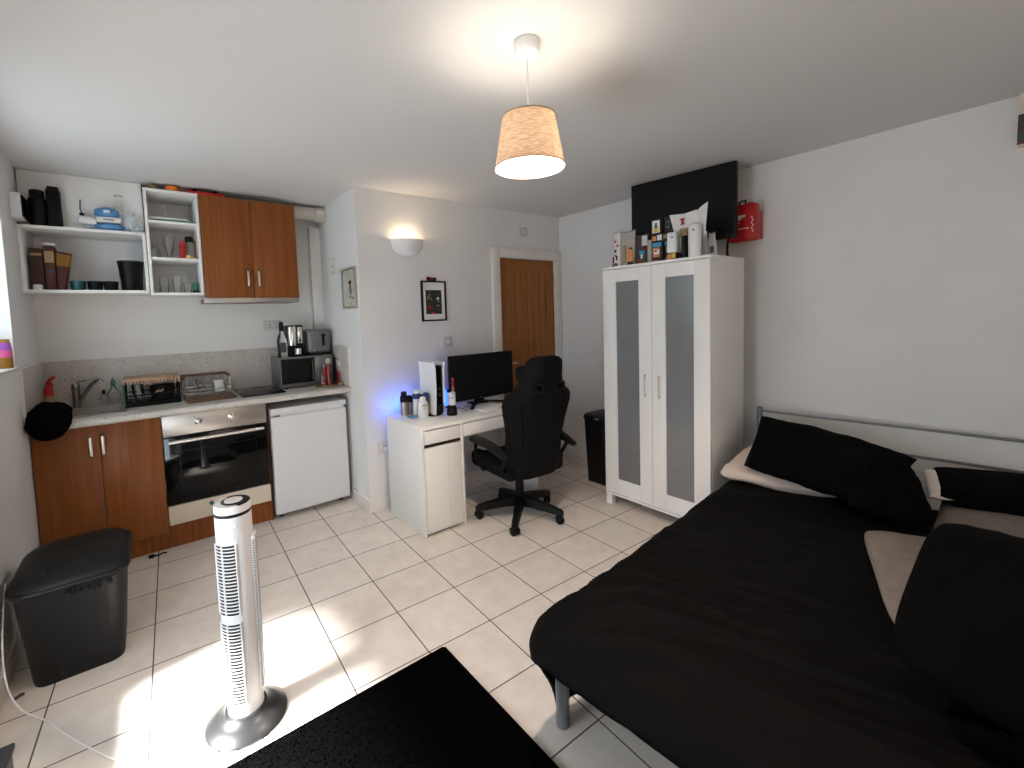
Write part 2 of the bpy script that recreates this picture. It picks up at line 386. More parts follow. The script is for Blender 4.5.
# ------------------------------------------------------------------ room shell
XL, XR, YD, YK, XJ, H, YB = -0.56, 3.447, 3.184, 4.09, 1.285, 2.45, -1.30
def room():
    struct(MB().box(XL - 0.3, YB - 0.2, -0.06, XR + 0.2, YK + 0.2, 0).build('floor', M_FLOOR))
    struct(MB().box(XL - 0.3, YB - 0.2, H, XR + 0.2, YK + 0.2, H + 0.06).build('ceiling', M_CEIL))
    struct(MB().box(XR, YB - 0.2, 0, XR + 0.2, YD + 0.2, H).build('wall_right', M_WALL))
    # door wall, with the opening of the door
    b = MB().box(XJ, YD, 0, 2.62, YD + 0.12, H).box(3.38, YD, 0, XR, YD + 0.12, H).box(2.62, YD, 2.02, 3.38, YD + 0.12, H)
    struct(b.build('wall_back', M_WALL))
    struct(MB().box(XJ, YD + 0.12, 0, XJ + 0.12, YK, H).build('wall_alcove', M_WALL))
    struct(MB().box(XL - 0.25, YK, 0, XJ + 0.12, YK + 0.12, H).build('wall_kitchen', M_WALL))
    # left wall with two window openings and one added for fill light
    xo = XL - 0.25
    b = MB()
    b.box(xo, 3.38, 0, XL, YK, H)
    b.box(xo, 2.33, 0, XL, 3.38, 1.27); b.box(xo, 2.33, 2.22, XL, 3.38, H)
    b.box(xo, 2.22, 0, XL, 2.33, H)
    b.box(xo, 0.38, 0, XL, 2.22, 0.40); b.box(xo, 0.38, 1.10, XL, 2.22, H)
    b.box(xo, 0.25, 0, XL, 0.38, H)
    b.box(xo, -0.95, 0, XL, 0.25, 0.90); b.box(xo, -0.95, 2.10, XL, 0.25, H)
    b.box(xo, YB, 0, XL, -0.95, H)
    struct(b.build('wall_left', M_WALL))
    b = MB().box(XL - 0.25, YB - 0.12, 0, 0.3, YB, H).box(1.7, YB - 0.12, 0, XR, YB, H).box(0.3, YB - 0.12, 0, 1.7, YB, 1.05).box(0.3, YB - 0.12, 2.05, 1.7, YB, H)
    struct(b.build('wall_rear', M_WALL))
    def window(n, a0, a1, z0, z1, x=None, y=None, bar=True):
        b = MB(); t = 0.04
        def bx(p0, q0, p1, q1):
            if x is not None: b.box(x - 0.03, p0, q0, x + 0.03, p1, q1)
            else: b.box(p0, y - 0.03, q0, p1, y + 0.03, q1)
        bx(a0, z0, a0 + t, z1); bx(a1 - t, z0, a1, z1); bx(a0 + t, z0, a1 - t, z0 + t); bx(a0 + t, z1 - t, a1 - t, z1)
        mid = (a0 + a1) / 2
        if bar: bx(mid - 0.025, z0 + t, mid + 0.025, z1 - t)
        struct(b.build('window_%d' % n, M_TRIM))
    window(1, 2.335, 3.375, 1.275, 2.215, x=XL - 0.22)
    window(2, 0.385, 2.215, 0.405, 1.095, x=XL - 0.22, bar=False)
    window(4, -0.945, 0.245, 0.905, 2.095, x=XL - 0.22)  # unseen opening, added to go with the near fill light
    window(3, 0.305, 1.695, 1.055, 2.045, y=YB - 0.10)  # made-up rear opening that goes with the warm fill
    # added unseen sheets shutting three openings, to keep direct sun out
    M_BLOCKER = mat('white_blind_cloth', (0.75, 0.75, 0.74), 0.9)
    for nm, a in (('trim_6', (XL - 0.185, 2.34, 1.29, XL - 0.18, 3.37, 2.215)), ('trim_7', (XL - 0.185, -0.945, 0.905, XL - 0.18, 0.245, 2.095)), ('trim_8', (0.305, YB - 0.06, 1.055, 1.695, YB - 0.055, 2.045))):
        struct(MB().box(*a).build(nm, M_BLOCKER))
    # skirting
    s = lambda n, *a: struct(MB().box(*a, bev=0.004).build(n, M_TRIM))
    s('baseboard_back', XJ, YD - 0.016, 0, 2.54, YD, 0.10)
    s('baseboard_right', XR - 0.016, YB, 0, XR, YD - 0.016, 0.10)
    s('baseboard_alcove', XJ - 0.016, YD - 0.016, 0, XJ, 3.50, 0.10)
    s('baseboard_left', XL, YB, 0, XL + 0.016, 3.50, 0.10)
    # window board and splashback
    struct(MB().box(XL - 0.19, 2.33, 1.27, XL + 0.012, 3.38, 1.285, bev=0.004).build('trim_1', M_TRIM))
    b = MB().box(XL, YK - 0.012, 0.945, XJ, YK, 1.265, bev=0.002).box(XL, 3.44, 0.945, XL + 0.012, YK - 0.012, 1.265, bev=0.002).box(XJ - 0.012, 3.45, 0.945, XJ, YK - 0.012, 1.265, bev=0.002)
    struct(b.build('trim_2', M_SPLASH))
    b = MB().box(XL, 3.432, 0.945, XL + 0.014, 3.44, 1.27).box(XJ - 0.014, 3.442, 0.945, XJ, 3.45, 1.267)
    b.box(XL, 3.44, 1.265, XL + 0.014, YK, 1.27).box(XL + .014, YK - 0.014, 1.265, XJ - .014, YK, 1.27).box(XJ - 0.014, 3.45, 1.265, XJ, YK, 1.27)
    struct(b.build('trim_3', M_TRIM))
    # boxed pipe in the alcove corner
    struct(MB().box(1.20, YK - 0.06, 1.27, XJ, YK, 2.30, bev=0.003).build('trim_4', M_WALL))
    # door frame, panel
    y0 = YD - 0.028
    b = MB().box(2.54, y0, 0, 2.63, YD, 2.10, bev=0.004).box(3.37, y0, 0, 3.447, YD, 2.10, bev=0.004).box(2.63, y0, 2.01, 3.37, YD, 2.10, bev=0.004)
    b.box(2.62, YD, 0, 2.634, YD + 0.12, 2.015).box(3.366, YD, 0, 3.38, YD + 0.12, 2.015)
    struct(b.build('trim_5', M_TRIM))
    d = struct(MB().box(2.636, YD + 0.012, 0.005, 2.756, YD + 0.05, 2.008, bev=.002).box(3.246, YD + 0.012, 0.005, 3.364, YD + 0.05, 2.008, bev=.002)
               .box(2.756, YD + 0.012, 1.885, 3.246, YD + 0.05, 2.008, bev=.002).box(2.756, YD + 0.012, 0.005, 3.246, YD + 0.05, 0.22, bev=.002).build('door_1', M_DOORWOOD))
    b = MB(); n = 6; wd = (3.246 - 2.756) / n
    for i in range(n): b.box(2.756 + i * wd + 0.003, YD + 0.018, 0.22, 2.756 + (i + 1) * wd - 0.003, YD + 0.045, 1.885, bev=0.004, seg=1)
    b.build('plank_panel', M_DOORWOOD, d)
    MB().box(2.756, YD + 0.0455, 0.22, 3.246, YD + 0.05, 1.885).build('groove_backing', M_GROOVE, d)
    b = MB().rod((2.69, YD + 0.012, 1.02), (2.69, YD - 0.035, 1.02), 0.009).rod((2.69, YD - 0.032, 1.02), (2.80, YD - 0.034, 1.02), 0.008).box(2.67, YD + 0.004, 0.94, 2.71, YD + 0.012, 1.10, bev=.002)
    b.build('lever_handle', M_SATIN, d)
    MB().rod((3.368, YD + 0.008, 1.75), (3.368, YD + 0.008, 1.86), 0.008).box(3.366, YD + .002, 1.76, 3.39, YD + .008, 1.85).build('hinge', M_SATIN, d)
room()

# ------------------------------------------------------------------ kitchen
def pull(parent, x, y, z0, z1):
    MB().tube([(x, y, z1), (x, y - 0.022, z1 - 0.012), (x, y - 0.026, (z0 + z1) / 2), (x, y - 0.022, z0 + 0.012), (x, y, z0)], 0.0085, 8, flat=0.5).build('handle', M_SATIN, parent)

def kitchen():
    YF = 3.52
    # base cabinet
    t = thing('base_cabinet', 'wood veneer double base cabinet under the steel sink', 'cabinet', (-0.26, 3.8, 0))
    box_part('body', M_CREAM, t, XL + 0.004, YF + 0.02, 0.13, 0.044, YK - 0.02, 0.895)
    for x0, x1, hx in ((XL + 0.006, -0.262, -0.302), (-0.258, 0.043, -0.245)):
        d = box_part('door', M_TEAK, t, x0, YF, 0.125, x1, YF + 0.018, 0.893, bev=0.002)
        pull(d, hx, YF, 0.705, 0.838)
    box_part('plinth', M_TEAK, t, XL + 0.004, YF + 0.05, 0, 0.044, YF + 0.068, 0.125)
    # worktop with the sink cut-out
    b = MB(); z0, z1 = 0.90, 0.945; y0, y1 = 3.462, YK - 0.014; sx0, sx1, sy0, sy1 = -0.42, -0.155, 3.60, 4.0
    b.box(XL + 0.002, y0, z0, XJ - 0.002, sy0, z1).box(XL + 0.002, sy1, z0, XJ - 0.002, y1, z1)
    b.box(XL + 0.002, sy0, z0, sx0, sy1, z1).box(sx1, sy0, z0, XJ - 0.002, sy1, z1)
    b.tube([(XL + 0.002, y0, (z0 + z1) / 2), (XJ - 0.002, y0, (z0 + z1) / 2)], 0.0225, 12, flat=1.0)
    tag(b.build('worktop', M_STONE), 'long speckled stone-effect worktop running along the kitchen wall', 'worktop')
    # sink
    t = thing('kitchen_sink', 'stainless steel sink set into the left end of the worktop', 'sink', (-0.29, 3.8, 0.945))
    b = MB(); zf = 0.80; th = 0.004
    b.box(sx0 - 0.03, sy0 - 0.03, 0.945, sx0, sy1 + 0.05, 0.949).box(sx1, sy0 - 0.03, 0.945, sx1 + 0.03, sy1 + 0.05, 0.949)
    b.box(sx0, sy0 - 0.03, 0.945, sx1, sy0, 0.949).box(sx0, sy1, 0.945, sx1, sy1 + 0.05, 0.949)
    b.box(sx0 + .001, sy0 + .001, zf, sx0 + 0.006, sy1 - .001, 0.946).box(sx1 - 0.006, sy0 + .001, zf, sx1 - .001, sy1 - .001, 0.946)
    b.box(sx0 + .001, sy0 + .001, zf, sx1 - .001, sy0 + 0.006, 0.946).box(sx0 + .001, sy1 - 0.006, zf, sx1 - .001, sy1 - .001, 0.946)
    b.box(sx0 + .001, sy0 + .001, zf - 0.004, sx1 - .001, sy1 - .001, zf)
    b.build('basin', M_SINK, t)
    MB().lathe(-0.29, 3.8, [(0.035, zf), (0.035, zf + 0.003), (0.02, zf + 0.004)], 20).build('drain', M_SATIN, t)
    # tap
    t = thing('mixer_tap', 'chrome mixer tap with swung spout behind the sink', 'tap', (-0.395, 4.025, 0.949))
    x, y = -0.395, 4.025
    MB().lathe(x, y, [(0.026, 0.949), (0.026, 0.955), (0.021, 0.96), (0.021, 1.07), (0.024, 1.075), (0.024, 1.10), (0.018, 1.112), (0.006, 1.115)], 20).build('body', M_TAP, t)
    MB().tube([(x + 0.015, y - 0.004, 0.985), (x + 0.035, y - 0.012, 1.02), (x + 0.085, y - 0.035, 1.10), (x + 0.115, y - 0.05, 1.128), (x + 0.135, y - 0.06, 1.125), (x + 0.14, y - 0.063, 1.108)], 0.011, 12, radii=[.012, .012, .011, .011, .012, .014]).build('spout', M_TAP, t)
    MB().tube([(x, y, 1.108), (x + 0.02, y - 0.005, 1.122), (x + 0.055, y - 0.012, 1.127)], 0.006, 8).build('lever', M_TAP, t)
    # oven
    t = thing('built_in_oven', 'built-in steel and black glass oven between the wood cabinet and the white fridge', 'oven', (0.355, 3.8, 0))
    x0, x1 = 0.048, 0.664
    box_part('body', M_GREYPL, t, x0 + 0.01, YF + 0.03, 0.30, x1 - 0.01, YK - 0.03, 0.895)
    box_part('control_panel', M_STEEL, t, x0, YF - 0.004, 0.752, x1, YF + 0.028, 0.893, bev=0.003)
    for kx in (0.247, 0.447):
        k = MB().lathe(0, 0, [(0.023, 0), (0.023, 0.006), (0.017, 0.008), (0.015, 0.026), (0.012, 0.028)], 20, mtx=Matrix.Translation((kx, YF - 0.0045, 0.833)) @ Matrix.Rotation(PI / 2, 4, 'X')).build('control_knob', M_CHROME, t)
        box_part('grip', M_SATIN, k, kx - 0.004, YF - 0.040, 0.816, kx + 0.004, YF - 0.030, 0.850, bev=0.002)
    MB().lathe(0, 0, [(0.004, 0), (0.004, 0.002), (0.001, .003)], 10, mtx=Matrix.Translation((0.225, YF - 0.0045, 0.866)) @ Matrix.Rotation(PI / 2, 4, 'X')).build('indicator_light', M_DKRED, t)
    d = box_part('door', M_BLKGLASS, t, x0, YF - 0.006, 0.30, x1, YF + 0.024, 0.748, bev=0.003)
    b = MB()
    for (a0, c0, a1, c1) in ((0.13, 0.375, 0.59, 0.38), (0.13, 0.645, 0.59, 0.65), (0.13, 0.38, 0.135, 0.645), (0.585, 0.38, 0.59, 0.645)):
        b.box(a0, YF - 0.0068, c0, a1, YF - 0.0062, c1)
    b.build('window_border', M_BLKPL, d)
    b = MB().rod((0.075, YF - 0.045, 0.722), (0.637, YF - 0.045, 0.722), 0.0125, 14)
    for hx in (0.10, 0.612): b.rod((hx, YF - 0.006, 0.722), (hx, YF - 0.045, 0.722), 0.008)
    b.build('handle', M_CHROME, d)
    # housing strip under the oven
    t = thing('oven_housing_drawer', 'cream drawer front and wood plinth directly below the oven', 'drawer', (0.355, 3.8, 0))
    d = box_part('drawer_front', M_CREAM, t, x0, YF, 0.165, x1, YF + 0.018, 0.292, bev=0.002)
    MB().lathe(0, 0, [(0.006, 0), (0.006, 0.012), (0.013, 0.014), (0.014, 0.024), (0.009, 0.028)], 16, mtx=Matrix.Translation((0.287, YF, 0.262)) @ Matrix.Rotation(PI / 2, 4, 'X')).build('knob', M_GREEN, d)
    box_part('plinth', M_TEAK, t, x0, YF + 0.05, 0, x1, YF + 0.068, 0.162)
    box_part('side_panel', M_TEAK, t, x1 + 0.001, YF + .04, 0.0, x1 + 0.013, YK - 0.03, 0.895)
    box_part('base_board', M_CREAM, t, x0, YF + 0.07, 0.165, x1, YK - 0.03, 0.18)
    # fridge
    t = thing('under_counter_fridge', 'white under-counter fridge with a plain door at the right end of the worktop', 'fridge', (0.98, 3.8, 0))
    fx0, fx1 = 0.692, 1.252
    box_part('body', M_FRIDGE, t, fx0 + .004, 3.565, 0.03, fx1 - .004, YK - 0.06, 0.838, bev=0.006)
    d = MB().box(fx0, 3.50, 0.045, fx1, 3.56, 0.782, bev=0.01, seg=3).build('door', M_FRIDGE, t)
    box_part('top_panel', M_FRIDGE, t, fx0, 3.498, 0.80, fx1, 3.57, 0.842, bev=0.006)
    MB().box(fx0 + 0.03, 3.505, 0.783, fx1 - 0.02, 3.555, 0.799).build('handle_recess', M_FRIDGE, t)
    box_part('hinge_cap', M_GREYPL, t, fx0 + 0.02, 3.492, 0.782, fx0 + 0.06, 3.505, 0.794, bev=0.002)
    for px_ in (fx0 + 0.05, fx1 - 0.05): MB().lathe(px_, 3.60, [(0.018, 0), (0.018, 0.03)], 12).build('foot', M_BLKPL, t)
    # hob
    t = thing('ceramic_hob', 'black two-ring ceramic hob lying flush on the worktop', 'hob', (0.68, 3.83, 0.945))
    MB().prism(rrect(0.53, 3.565, 0.825, 4.06, 0.012), 0.945, 0.953, bev=0.002).build('glass_plate', M_BLKGLASS, t)
    for cy, r in ((3.70, 0.085), (3.92, 0.07)):
        MB().tube([(0.68 + r * math.cos(a * PI / 24), cy + r * math.sin(a * PI / 24), 0.9532) for a in range(48)], 0.0012, 6, closed=True).build('ring', M_GREYPL, t)
    # microwave
    t = thing('microwave', 'silver and black microwave oven in the right corner of the worktop', 'microwave', (1.03, 3.9, 0.945))
    mx0, mx1, my0, my1, mz0, mz1 = 0.83, 1.24, 3.72, 4.06, 0.955, 1.195
    box_part('body', M_TOASTER, t, mx0, my0 + 0.012, mz0, mx1, my1, mz1, bev=0.006)
    d = box_part('door', M_BLKPL, t, mx0 + 0.004, my0, mz0 + 0.03, 1.085, my0 + 0.012, mz1 - 0.012, bev=0.003)
    box_part('window', M_SCREEN, d, mx0 + 0.05, my0 - 0.0006, mz0 + 0.065, 1.05, my0 + 0.0005, mz1 - 0.05)
    MB().rod((1.07, my0 - 0.02, mz0 + 0.05), (1.07, my0 - 0.02, mz1 - 0.03), 0.006).rod((1.07, my0, mz0 + 0.06), (1.07, my0 - 0.02, mz0 + 0.06), 0.005).rod((1.07, my0, mz1 - 0.04), (1.07, my0 - 0.02, mz1 - 0.04), 0.005).build('handle', M_DKGREY, d)
    p = box_part('control_panel', M_TOASTER, t, 1.09, my0, mz0 + 0.03, mx1 - 0.004, my0 + 0.012, mz1 - 0.012, bev=0.002)
    for kz in (1.145, 1.06):
        MB().lathe(0, 0, [(0.022, 0), (0.021, 0.012), (0.015, 0.016)], 18, mtx=Matrix.Translation((1.20, my0 + .0005, kz)) @ Matrix.Rotation(PI / 2, 4, 'X')).build('dial', M_SATIN, p)
    for fx in (mx0 + .04, mx1 - .04):
        for fy in (my0 + .04, my1 - .04):
            MB().lathe(fx, fy, [(0.014, 0.945), (0.014, 0.956)], 10).build('foot', M_BLKPL, t)
    # splash sockets etc on worktop
kitchen()

def bottle(name, label, cat, x, y, z, prof, m, cap=None, capm=None, group=None, seg=20, capname='cap'):
    t = thing(name, label, cat, (x, y, z), 0, group)
    MB().lathe(x, y, [(r, z + h) for r, h in prof], seg).build('body', m, t)
    if cap: MB().lathe(x, y, [(r, z + h) for r, h in cap], seg).build(capname, capm, t)
    return t

def kitchen_items():
    zc = 0.945; zm = 1.195
    # black hat over the worktop corner
    def fuzz(d):
        return 1 + 0.10 * noise.noise(d * 2.2) + 0.05 * noise.noise(d * 6)
    b = MB().blob((-0.462, 3.445, 0.965), (0.096, 0.10, 0.108), 4, fuzz).blob((-0.44, 3.52, 1.0), (0.07, 0.09, 0.056), 4, fuzz)
    for v in b.bm.verts:
        if v.co.x < XL + .004: v.co.x = XL + .004
        if v.co.z < .948 and v.co.y > 3.436:
            if .948 - v.co.z < v.co.y - 3.436: v.co.z = .948
            else: v.co.y = 3.436
    tag(b.build('hat', M_BLKFAB), 'black woolly hat slumped over the left end of the worktop', 'hat')
    # red trigger bottle in the left corner
    t = thing('spray_bottle', 'red trigger spray bottle in the left worktop corner', 'bottle', (-0.515, 3.93, zc))
    MB().lathe(-0.515, 3.93, [(0.022, zc), (0.025, zc + .01), (0.025, zc + .14), (0.020, zc + .165), (0.013, zc + .18)], 18).build('body', M_RED, t)
    MB().lathe(-0.515, 3.93, [(0.0255, zc + .05), (0.0255, zc + .11)], 18, caps=False).build('paper_label', M_TAN, t)
    MB().tube([(-0.515, 3.93, zc + .175), (-0.512, 3.925, zc + .20), (-0.495, 3.905, zc + .218), (-0.48, 3.89, zc + .23)], .011, 8).rod((-0.502, 3.908, zc + .20), (-0.487, 3.90, zc + .172), .005).build('trigger', M_RED, t)
    # soap bottle and scrubbing brush handle
    bottle('soap_bottle', 'clear dish soap bottle with green cap behind the sink', 'bottle', -0.2, 4.0, zc, [(.035, 0), (.038, .02), (.038, .07), (.02, .11), (.012, .125)], M_GLASS, [(.012, .125), (.013, .16), (.007, .175), (.004, .19)], M_GREEN)
    bottle('washing_up_bottle', 'small clear bottle with black cap left of the green-capped soap', 'bottle', -0.255, 4.03, zc, [(.018, 0), (.02, .05), (.01, .075)], M_GLASS, [(.01, .075), (.01, .10), (.005, .105)], M_BLKPL)
    # dish rack
    t = thing('dish_rack', 'dark wire dish rack with a pale board across its top', 'dish rack', (0.02, 3.87, zc))
    x0, x1, y0, y1 = -0.132, 0.165, 3.735, 4.0
    b = MB()
    for z in (zc + 0.02, zc + 0.075, zc + 0.165):
        b.tube([(x0, y0, z), (x1, y0, z), (x1, y1, z), (x0, y1, z)], 0.005, 6, closed=True)
    for x in (x0, x1):
        for y in (y0, y1): b.rod((x, y, zc), (x, y, zc + 0.17), 0.006, 8)
    b.build('frame', M_BLKPL, t)
    b = MB()
    for i in range(1, 10):
        x = x0 + (x1 - x0) * i / 10
        b.rod((x, y0, zc + 0.02), (x, y1, zc + 0.02), 0.0025, 6).rod((x, y0, zc + 0.02), (x, y0, zc + 0.075), 0.0025, 6)
    b.build('wires', M_BLKPL, t)
    box_part('drip_tray', M_BLKPL, t, x0 - .008, y0 - .012, zc + .001, x1 + .008, y1 + .008, zc + 0.012, bev=.003)
    for yy in (y0 - .006, y1): MB().rod((x0 - .004, yy, zc + .01), (x0 - .004, yy, zc + .172), .005).build('side_bar', M_GREEN, t)
    b = MB().box(x0 - 0.008, y0 - 0.01, zc + 0.172, x1 + 0.006, y1, zc + 0.186, bev=.003)
    tag(b.build('chopping_board', M_PALEWOOD), 'pale wooden board with bark edge lying across the dark dish rack', 'board')
    b = MB()
    rnd = random.Random(4)
    n = 17
    for i in range(n):
        xx = x0 + (x1 - x0) * i / (n - 1); b.box(xx - .006, y0 - .016, zc + .172 - rnd.uniform(.012, .032), xx + .006, y0 - .011, zc + .184, bev=.002)
    o = b.build('bark_edge', M_PALEWOOD, bpy.data.objects['chopping_board'])
    for i, (x, r) in enumerate(((-0.09, .075), (-0.065, .075), (-0.04, .07))):
        tg = Matrix.Translation((x, 3.87, zc + 0.024 + r)) @ Matrix.Rotation(PI / 2 - .12, 4, 'Y')
        o = MB().lathe(0, 0, [(r * .5, -.006), (r * .55, -.004), (r, .008), (r, .011), (r * .5, 0)], 28, mtx=tg).build('plate', (M_GLASS, M_WHITEPL, M_GLASS)[i])
        tag(o, ('outermost clear glass plate standing in the dark dish rack', 'white plate standing between two glass plates in the dish rack', 'innermost small glass plate standing in the dish rack')[i], 'plate')
    b = MB().lathe(0.075, 3.87, [(.05, zc + .025), (.07, zc + .03), (.072, zc + .12), (.068, zc + .12), (.06, zc + .032)], 24)
    tag(b.build('saucepan', M_BLKPL), 'black pan upside down in the right half of the dish rack', 'pan')
    b = MB().tube([(0.03, 3.742, zc + .085), (0.05, 3.74, zc + .095), (0.06, 3.74, zc + .088), (0.075, 3.74, zc + .1)], .006, 8)
    tag(b.build('scrubbing_sponge', M_TAN), 'small cream cloth scrap hooked on the front of the dish rack', 'cloth')
    # second rack, wire with wooden edge
    t = thing('cutlery_rack', 'low chrome wire rack with wooden top bar beside the hob', 'rack', (0.34, 3.95, zc))
    x0, x1, y0, y1 = 0.195, 0.485, 3.80, 4.03
    b = MB()
    for z in (zc + .008, zc + .06): b.tube([(x0, y0, z), (x1, y0, z), (x1, y1, z), (x0, y1, z)], 0.004, 6, closed=True)
    for x in (x0, x1):
        for y in (y0, y1): b.rod((x, y, zc), (x, y, zc + 0.155), 0.0045, 8)
    for i in range(1, 8):
        x = x0 + (x1 - x0) * i / 8; b.rod((x, y1, zc + .008), (x, y1, zc + .15), 0.002, 6)
    b.build('wire_frame', M_CHROME, t)
    b = MB().box(x0 - .006, y1 - .012, zc + .14, x1 + .006, y1 + .006, zc + .16, bev=.003).box(x0 - .006, y0 - .006, zc + .14, x0 + .01, y1 - .013, zc + .16, bev=.003).box(x1 - .01, y0 - .006, zc + .14, x1 + .006, y1 - .013, zc + .16, bev=.003)
    b.build('wooden_rail', M_BOARD, t)
    for i, x in enumerate((0.30, 0.335)):
        tg = Matrix.Translation((x, 3.93, zc + 0.012 + .066)) @ Matrix.Rotation(PI / 2 - .5, 4, 'Y') @ Matrix.Rotation(0.3, 4, 'X')
        o = MB().lathe(0, 0, [(.03, -.006), (.035, -.004), (.062, .008), (.062, .011), (.03, 0)], 28, mtx=tg).build('saucer', M_GLASS)
        tag(o, ('left clear saucer leaning in the chrome wire rack', 'right clear saucer leaning in the chrome wire rack')[i], 'saucer')
    tag(MB().box(0.40, 3.965, zc + .012, 0.462, 4.015, zc + .10, bev=.004).build('cleaning_cloth', M_WHITEPL), 'white folded cloth standing in the chrome wire rack', 'cloth')
    m = Matrix.Translation((0.345, 3.69, zc + .012)) @ Matrix.Rotation(.06, 4, 'Z') @ Matrix.Rotation(.02, 4, 'X')
    tag(MB().box(-.15, -.095, -.011, .15, .095, .011, bev=.004, mtx=m).build('wooden_board', M_BOARD), 'dark brown wooden board lying in front of the chrome wire rack', 'board')
    # things on the microwave
    t = thing('oil_bottle', 'clear glass bottle with black cap on the left of the microwave', 'bottle', (0.875, 3.83, zm))
    MB().lathe(.875, 3.83, [(.036, zm), (.038, zm + .01), (.038, zm + .13), (.03, zm + .17), (.016, zm + .20), (.016, zm + .21)], 20).build('body', M_GLASS, t)
    MB().lathe(.875, 3.83, [(.017, zm + .211), (.018, zm + .255), (.016, zm + .285), (.006, zm + .287)], 16).build('cap', M_BLKPL, t)
    box_part('paper_label', M_DKGREY, t, .853, 3.789, zm + .04, .897, 3.795, zm + .12)
    t = thing('coffee_maker', 'black coffee maker with a polished steel front standing on the microwave', 'coffee maker', (.985, 3.88, zm))
    box_part('body', M_BLKPL, t, .92, 3.83, zm, 1.045, 3.97, zm + .255, bev=.01)
    MB().lathe(.955, 3.825, [(.03, zm + .09), (.032, zm + .10), (.032, zm + .235), (.028, zm + .245)], 20, sy=.7).build('steel_tank', M_CHROME, t)
    box_part('chrome_panel', M_CHROME, t, .995, 3.818, zm + .105, 1.035, 3.831, zm + .24, bev=.004)
    box_part('drip_tray', M_BLKPL, t, .93, 3.765, zm, 1.04, 3.828, zm + .012, bev=.003)
    t = thing('steel_cup', 'small steel cup on the tray of the coffee maker', 'cup', (.985, 3.79, zm + .012))
    MB().lathe(.985, 3.79, [(.02, zm + .0125), (.027, zm + .02), (.028, zm + .062), (.026, zm + .062), (.024, zm + .02)], 20).build('bowl', M_CHROME, t)
    t = thing('toaster', 'grey two-slice toaster standing at the right on the microwave', 'toaster', (1.16, 3.88, zm))
    MB().box(1.065, 3.78, zm + .012, 1.255, 3.97, zm + .215, bev=.03, seg=4).build('body', M_TOASTER, t)
    box_part('lever_slot', M_BLKPL, t, 1.178, 3.776, zm + .075, 1.200, 3.783, zm + .175, bev=.002)
    box_part('lever', M_BLKPL, t, 1.173, 3.76, zm + .158, 1.205, 3.777, zm + .172, bev=.003)
    box_part('bread_slots', M_BLKPL, t, 1.10, 3.83, zm + .214, 1.12, 3.95, zm + .2165)
    box_part('base', M_BLKPL, t, 1.075, 3.79, zm + .001, 1.248, 3.96, zm + .013)
    MB().lathe(0, 0, [(.007, 0), (.006, .008)], 12, mtx=Matrix.Translation((1.11, 3.781, zm + .04)) @ Matrix.Rotation(PI / 2, 4, 'X')).build('dial', M_SATIN, t)
    # gold tray with red bottles
    t = thing('gold_tray', 'round gold tray in front of the microwave', 'tray', (1.15, 3.66, zc))
    MB().lathe(1.15, 3.635, [(.055, zc), (.075, zc + .006), (.08, zc + .014), (.076, zc + .014), (.06, zc + .006)], 28, sx=1.15, sy=.75).build('dish', M_GOLD, t)
    bottle('pepper_mill', 'tall dark red pepper mill on the gold tray', 'mill', 1.175, 3.645, zc + .0075, [(.022, 0), (.023, .02), (.016, .05), (.02, .10), (.016, .15), (.02, .17)], M_DKRED, [(.012, .17), (.016, .185), (.006, .195)], M_SATIN)
    bottle('red_shaker', 'shorter red shaker next to the tall pepper mill', 'shaker', 1.145, 3.665, zc + .0075, [(.018, 0), (.019, .02), (.014, .07), (.018, .13), (.012, .15)], M_DKRED, [(.01, .15), (.012, .16), (.004, .168)], M_SATIN)
    tag(MB().lathe(1.118, 3.62, [(.018, zc + .0075), (.02, zc + .012), (.021, zc + .09), (.019, zc + .09), (.018, zc + .016)], 20).build('shot_glass', M_GLASS), 'small clear glass at the front of the gold tray', 'glass')
    # utensils right of the microwave
    tag(MB().tube([(1.262, 3.68, zc + .004), (1.258, 3.70, zc + .08), (1.256, 3.72, zc + .13), (1.254, 3.725, zc + .22)], .011, 8, radii=[.012, .012, .009, .012], flat=.7).build('kitchen_knife', M_BLKPL), 'black handled knife leaning at the right splashback', 'knife')
    tag(MB().tube([(1.253, 3.63, zc + .004), (1.257, 3.65, zc + .06), (1.259, 3.66, zc + .12)], .009, 8, flat=.7).build('vegetable_peeler', M_RED), 'red handled peeler leaning against the right splashback', 'peeler')
    tag(MB().blob((1.25, 3.585, zc + .014), (.02, .03, .014), 3, lambda d: 1 + .2 * noise.noise(d * 3)).build('garlic_bulb', M_GOLD), 'small gold-brown knob of garlic at the right worktop corner', 'food')
    # sockets and switches
    def plate(name, label, loc, n, wd, ht, parts):
        """wall plate; n = outward normal axis '-y' or '-x'"""
        t = thing(name, label, 'socket' if 'socket' in name else 'switch', loc)
        x, y, z = loc
        def bx(u0, v0, u1, v1, d0, d1, m, nm, bev=0):
            if n == '-y': return box_part(nm, m, t, x + u0, y - d1, z + v0, x + u1, y - d0, z + v1, bev=bev)
            return box_part(nm, m, t, x - d1, y - u1, z + v0, x - d0, y - u0, z + v1, bev=bev)
        bx(-wd / 2, -ht / 2, wd / 2, ht / 2, 0, .011, M_PLATE, 'face_plate', .002)
        for nm, u0, v0, u1, v1, m in parts: bx(u0, v0, u1, v1, .0112, .015 if m is M_WHITEPL else .0118, m, nm)
        return t
    rocker = [('rocker', -.012, -.016, .012, .016, M_WHITEPL), ('screw', -.032, -.004, -.026, .004, M_SATIN), ('screw', .026, -.004, .032, .004, M_SATIN)]
    pins = [('earth_slot', -.004, .006, .004, .022, M_DKGREY), ('pin_slot', -.018, -.02, -.008, -.012, M_DKGREY), ('pin_slot', .008, -.02, .018, -.012, M_DKGREY), ('rocker', .022, .008, .034, .026, M_WHITEPL)]
